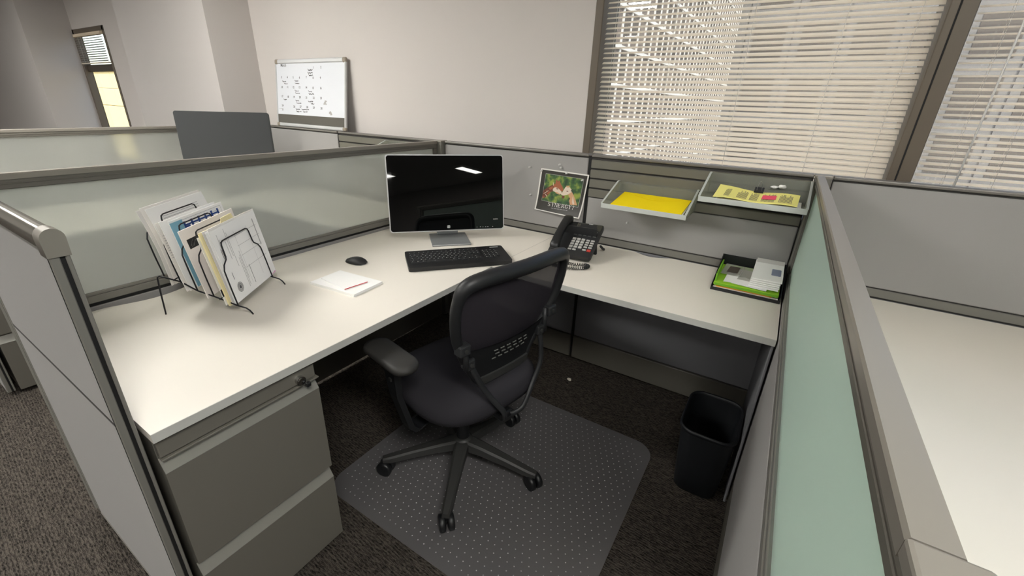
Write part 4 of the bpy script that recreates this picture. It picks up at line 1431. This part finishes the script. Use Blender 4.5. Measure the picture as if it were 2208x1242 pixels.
def scribble(x, y, w_, h_, th=3.2):
    """a handwritten word too small to read: a joined zigzag of pen strokes"""
    n_ = max(5, int(w_ / 7))
    p = [(x + w_ * i / n_ + rs.uniform(-2, 2), y + (rs.uniform(-.55, .1) if i % 2 else rs.uniform(.15, .55)) * h_) for i in range(n_ + 1)]
    p[0] = (x, y - .7 * h_)
    for a, c in zip(p[:-1], p[1:]):
        dx, dy = c[0] - a[0], c[1] - a[1]
        l = math.hypot(dx, dy) or 1
        nx, ny = -dy / l * th, dx / l * th
        scr.quad(BPt(a[0] + nx, a[1] + ny), BPt(c[0] + nx, c[1] + ny), BPt(c[0] - nx, c[1] - ny), BPt(a[0] - nx, a[1] - ny))
for x, y, w_, h_ in ((603, 225, 78, 26), (600, 270, 82, 24), (614, 312, 70, 26), (156, 408, 68, 24), (184, 446, 70, 22), (375, 400, 62, 18), (380, 442, 74, 18),
                     (376, 562, 66, 22), (382, 602, 78, 18), (602, 575, 62, 24), (608, 616, 86, 24), (170, 712, 56, 22), (384, 730, 58, 20), (398, 770, 80, 18),
                     (596, 742, 80, 20), (640, 780, 52, 26), (384, 872, 70, 20), (484, 878, 120, 20), (392, 912, 84, 24), (506, 918, 74, 20)):
    scribble(x, y, w_, h_)
scr.build('handwriting', M['inkblack'], wb)
m = MB()
for (a, c) in (((82, 858), (150, 866)),):
    m.quad(BPt(a[0], a[1] - 3), BPt(c[0], c[1] - 3), BPt(c[0], c[1] + 3), BPt(a[0], a[1] + 3))
for (x, y) in ((868, 760), (945, 940)):
    for k in range(7):
        xx, yy = x + rs.uniform(-18, 18), y + rs.uniform(-26, 26)
        m.quad(BPt(xx - 12, yy - 10), BPt(xx + 8, yy - 14), BPt(xx + 14, yy + 8), BPt(xx - 8, yy + 12))
m.build('marker_smudges', M['inklight'], wb)

# --- waste bin
bn = thing('waste_bin', 'black plastic waste bin on the carpet beside the right partition', 'bin', (1.654, -.512, 0))
m = MB(); m.smooth = True
def rr3(w_, d_, r_, z): return [(p[0], p[1], z) for p in rrect(w_, d_, r_, 6)]
m.rings([rr3(.145, .225, .04, .0), rr3(.155, .235, .045, .004), rr3(.168, .250, .048, .10), rr3(.192, .282, .055, .295)], cap=False)
m.rings([rr3(.187, .277, .053, .295), rr3(.162, .244, .046, .10), rr3(.148, .228, .043, .012), rr3(.02, .03, .008, .010)], cap=False)
b0 = m
b0.bm.faces.new([b0.bm.verts.new(Vector(p)) for p in rr3(.145, .225, .04, .0)])
b0.build('body', M['bin'], bn)
m = MB(); m.smooth = True
m.rings([rr3(.186, .276, .052, .290), rr3(.202, .292, .058, .292), rr3(.204, .294, .059, .302), rr3(.196, .286, .056, .308), rr3(.186, .276, .052, .304), rr3(.186, .276, .052, .290)], cap=False)
m.build('rim', M['bin'], bn)

# --- chair mat
cm = thing('chair_mat', 'grey translucent studded chair mat on the carpet under the office chair', 'mat', (.955, -.935, 0))
m = MB(); m.prism(rrect(1.025, .945, .085, 8), 'z', .0, .0032); m.build('sheet', M['mat'], cm)
m = MB()
for i in range(38):
    for j in range(36):
        x = -.50 + .027 * i + (.0135 if j % 2 else 0)
        y = -.462 + .0264 * j
        if abs(x) > .495 or abs(y) > .455 or (abs(x) > .44 and abs(y) > .40): continue
        s_ = .0026
        vs = [m.bm.verts.new((x + s_ * math.cos(a), y + s_ * math.sin(a), .0033)) for a in (0, 1.57, 3.14, 4.71)]
        tp = m.bm.verts.new((x, y, .0048))
        for k in range(4):
            m.bm.faces.new((vs[k], vs[(k + 1) % 4], tp))
tag(m.build('studs', M['stud'], cm), kind='stuff')

# --- office chair
CH = thing('office_chair', 'black mesh-back office chair on a five-star base in the middle', 'chair', (.812, -1.004, .0032), R(78))
rz = 78
m = MB()
m.lathe([(.020, .085), (.040, .088), (.043, .125), (.034, .135), (.029, .14)], 20)
m.build('base_hub', M['base'], CH)
for wa in (-63, 9, 81, 153, 225):
    a = R(wa - rz)
    Ta = Matrix.Rotation(a, 4, 'Z')
    l = MB()
    rg = []
    for r_, w_, z0, z1 in ((.030, .030, .090, .132), (.09, .026, .088, .124), (.20, .0205, .074, .104), (.29, .018, .060, .086), (.322, .014, .062, .080)):
        rg.append([Ta @ Vector((r_, s * w_ * f, z)) for s, f, z in ((1, 1, z0), (1, .95, z1 - .006), (1, .6, z1), (-1, .6, z1), (-1, .95, z1 - .006), (-1, 1, z0))])
    l.smooth = False
    l.rings(rg)
    leg = l.build('base_leg', M['base'], CH)
    c = MB()
    sw = R(40 + wa * 1.7)
    cx_, cy_ = .312 * math.cos(a), .312 * math.sin(a)
    ax = Vector((math.cos(a + sw), math.sin(a + sw), 0))
    for s in (-1, 1):
        p = Vector((cx_, cy_, .031))
        c.tube([p + ax * (s * .004), p + ax * (s * .008), p + ax * (s * .024), p + ax * (s * .027)], [.023, .031, .031, .025], 18)
    c.tube([Vector((cx_, cy_, .030)), Vector((cx_, cy_, .070))], .007, 10)
    c.build('caster', M['plastic'], leg)
m = MB(); m.cyl((0, 0, .13), (0, 0, .29), .026, 18); m.cyl((0, 0, .28), (0, 0, .385), .016, 16); m.build('gas_column', M['plastic'], CH)
m = MB()
m.box(-.085, .085, -.13, .11, .368, .405, .012, 2)
m.box(-.03, .03, -.245, -.10, .372, .402, .008, 2)
m.cyl((.085, .02, .385), (.22, .02, .385), .005, 8)
m.build('mechanism', M['plastic'], CH)
m = MB(); m.smooth = True
def sring(sx, sy, z, oy=0, dome=0.0, n_=40, e=3.2):
    out = []
    for k in range(n_):
        a = 2 * PI * k / n_
        x = sx * math.copysign(abs(math.cos(a)) ** (2 / e), math.cos(a))
        y = sy * math.copysign(abs(math.sin(a)) ** (2 / e), math.sin(a))
        drop = -.030 * max(0, (y / .24) - .55) ** 1.5
        out.append((x, y + oy, z + drop))
    return out
m.rings([sring(.17, .16, .402), sring(.225, .21, .404), sring(.247, .236, .420), sring(.252, .242, .442), sring(.246, .236, .466), sring(.225, .215, .480), sring(.16, .15, .486), sring(.05, .05, .485)])
m.build('seat', M['seat'], CH)

def yb_(x, z):
    return -.228 - .19 * (z - .60) + .50 * x * x + .018 * math.exp(-((z - .64) / .10) ** 2)
out = [(-.070, .560), (-.108, .572), (-.132, .61), (-.176, .69), (-.214, .77), (-.228, .84), (-.228, .895), (-.212, .938), (-.16, .955), (0, .958)]
out = out + [(-x, z) for x, z in out[-2::-1]]
pts = smooth_path([(x, yb_(x, z), z) for x, z in out], 5, closed=True)
m = MB(); m.tube(pts, [.0165 + .007 * max(0, (p.z - .90) / .06) for p in pts], 10, closed=True); m.build('back_frame', M['chair_frame'], CH)
def hwid(z):
    L_ = [(.550, .09), (.572, .108), (.61, .132), (.69, .176), (.77, .214), (.84, .228), (.895, .228), (.938, .212), (.958, .15)]
    for (a, wa), (b_, wb2) in zip(L_[:-1], L_[1:]):
        if a <= z <= b_: return wa + (wb2 - wa) * (z - a) / (b_ - a)
    return .13
m = MB(); m.smooth = True
zz = [.568 + (.948 - .568) * i / 18 for i in range(19)]
V = [[m.bm.verts.new((hwid(z) * u, yb_(hwid(z) * u, z) + .004, z)) for u in [-1 + 2 * k / 14 for k in range(15)]] for z in zz]
for i in range(18):
    for k in range(14):
        f = m.bm.faces.new((V[i][k], V[i][k + 1], V[i + 1][k + 1], V[i + 1][k])); f.smooth = True
m.build('back_mesh', M['mesh'], CH)
# lumbar panel with vent slots
m = MB(); m.smooth = True
zl = [.583 + (.712 - .583) * i / 6 for i in range(7)]
def lz(i, u): return zl[i] - (.010 * (1 - u * u) if i == 6 else 0)
for off in (-.008, -.012):
    V = [[m.bm.verts.new((hwid(zl[i]) * .92 * u, yb_(hwid(zl[i]) * .92 * u, zl[i]) + off, lz(i, u))) for u in [-1 + 2 * k / 12 for k in range(13)]] for i in range(7)]
    for i in range(6):
        for k in range(12):
            f = m.bm.faces.new((V[i][k], V[i][k + 1], V[i + 1][k + 1], V[i + 1][k])); f.smooth = True
m.build('lumbar_panel', M['plastic'], CH)
vs0 = None
for r_ in range(3):
    for c in range(6):
        x = -.062 + .027 * c + (.010 if r_ % 2 else 0)
        z = .690 - .017 * r_ - .004 * 0
        s_ = MB(); s_.box(-.0085, .0085, -.002, .001, -.0022, .0022, .001)
        if vs0 is None:
            vs0 = o = s_.build('vent_slot', M['vent'], CH)
        else:
            s_.bm.free(); o = vs0.copy(); COL.objects.link(o); o.parent = CH
        o.location = (x, yb_(x, z) - .0125, z - .012)
        o.rotation_euler = (0, 0, math.atan(1.7 * x))
m = MB()
rg = []
for k in range(13):
    u = -1 + 2 * k / 12
    x = .112 * u
    y = yb_(x, .572)
    rg.append([(x, y - .016, .556), (x, y - .019, .584), (x, y - .002, .588), (x, y, .556)])
m.rings(rg); m.build('lower_bar', M['base'], CH)
for s in (-1, 1):
    br = MB()
    for z, w_ in ((.735, .020), (.665, .017)):
        x = s * hwid(z)
        y = yb_(x, z)
        br.box(x - w_, x + w_, y - .030, y + .004, z - .018, z + .018, .005, 2)
    x = s * hwid(.70)
    br.tube([(x, yb_(x, .70) - .018, .655), (x, yb_(x, .70) - .016, .745)], .009, 10)
    b_ = br.build('pivot_bracket', M['plastic2'], CH)
    for z in (.735, .665):
        bt = MB()
        x = s * hwid(z); bt.cyl((x, yb_(x, z) - .0285, z), (x, yb_(x, z) - .033, z), .007, 12)
        bt.build('bolt', M['base'], b_)
    x = s * hwid(.66)
    y = yb_(x, .66) - .020
    if s < 0:
        rod = [(x, y, .665), (x + .022, y - .004, .61), (x + .062, y - .010, .53), (x + .110, -.268, .45), (-.03, -.258, .405), (-.015, -.245, .392)]
    else:
        rod = [(x, y, .665), (x + .010, y - .006, .60), (x + .004, y - .012, .53), (x - .040, y - .016, .455), (x - .100, -.264, .412), (.03, -.256, .395), (.015, -.245, .388)]
    m = MB(); m.tube(smooth_path(rod, 6), .0105, 9, flat=.7)
    m.build('back_support', M['plastic2'], CH)
    # armrest
    m = MB(); m.smooth = True
    P0 = rrect(.092, .245, .044, 8, cx=s * .288, cy=.012)
    def inset(f, z): return [(s * .288 + (p[0] - s * .288) * f, .012 + (p[1] - .012) * f, z) for p in P0]
    m.rings([inset(.80, .622), inset(.97, .626), inset(1.0, .636), inset(.96, .646), inset(.80, .650), inset(.3, .6505)])
    m.build('arm_pad', M['chair_arm'], CH)
    m = MB()
    m.rings([[(s * .290 + dx, .010 + dy, .624) for dx, dy in ((-.015, -.034), (.015, -.034), (.015, .034), (-.015, .034))],
             [(s * .292 + dx, -.010 + dy, .50) for dx, dy in ((-.010, -.024), (.010, -.024), (.010, .024), (-.010, .024))],
             [(s * .268 + dx, -.034 + dy, .375) for dx, dy in ((-.010, -.024), (.010, -.024), (.010, .024), (-.010, .024))],
             [(s * .245 + dx, -.034 + dy, .352) for dx, dy in ((-.012, -.028), (.012, -.028), (.012, .028), (-.012, .028))],
             [(s * .08 + dx, -.012 + dy, .376) for dx, dy in ((-.006, -.028), (.006, -.028), (.006, .028), (-.006, .028))]])
    m.build('arm_post', M['plastic'], CH)
    m = MB(); m.box(s * .303 - .004, s * .303 + .004, -.012, .004, .555, .567, .002); m.build('arm_button', M['base'], CH)
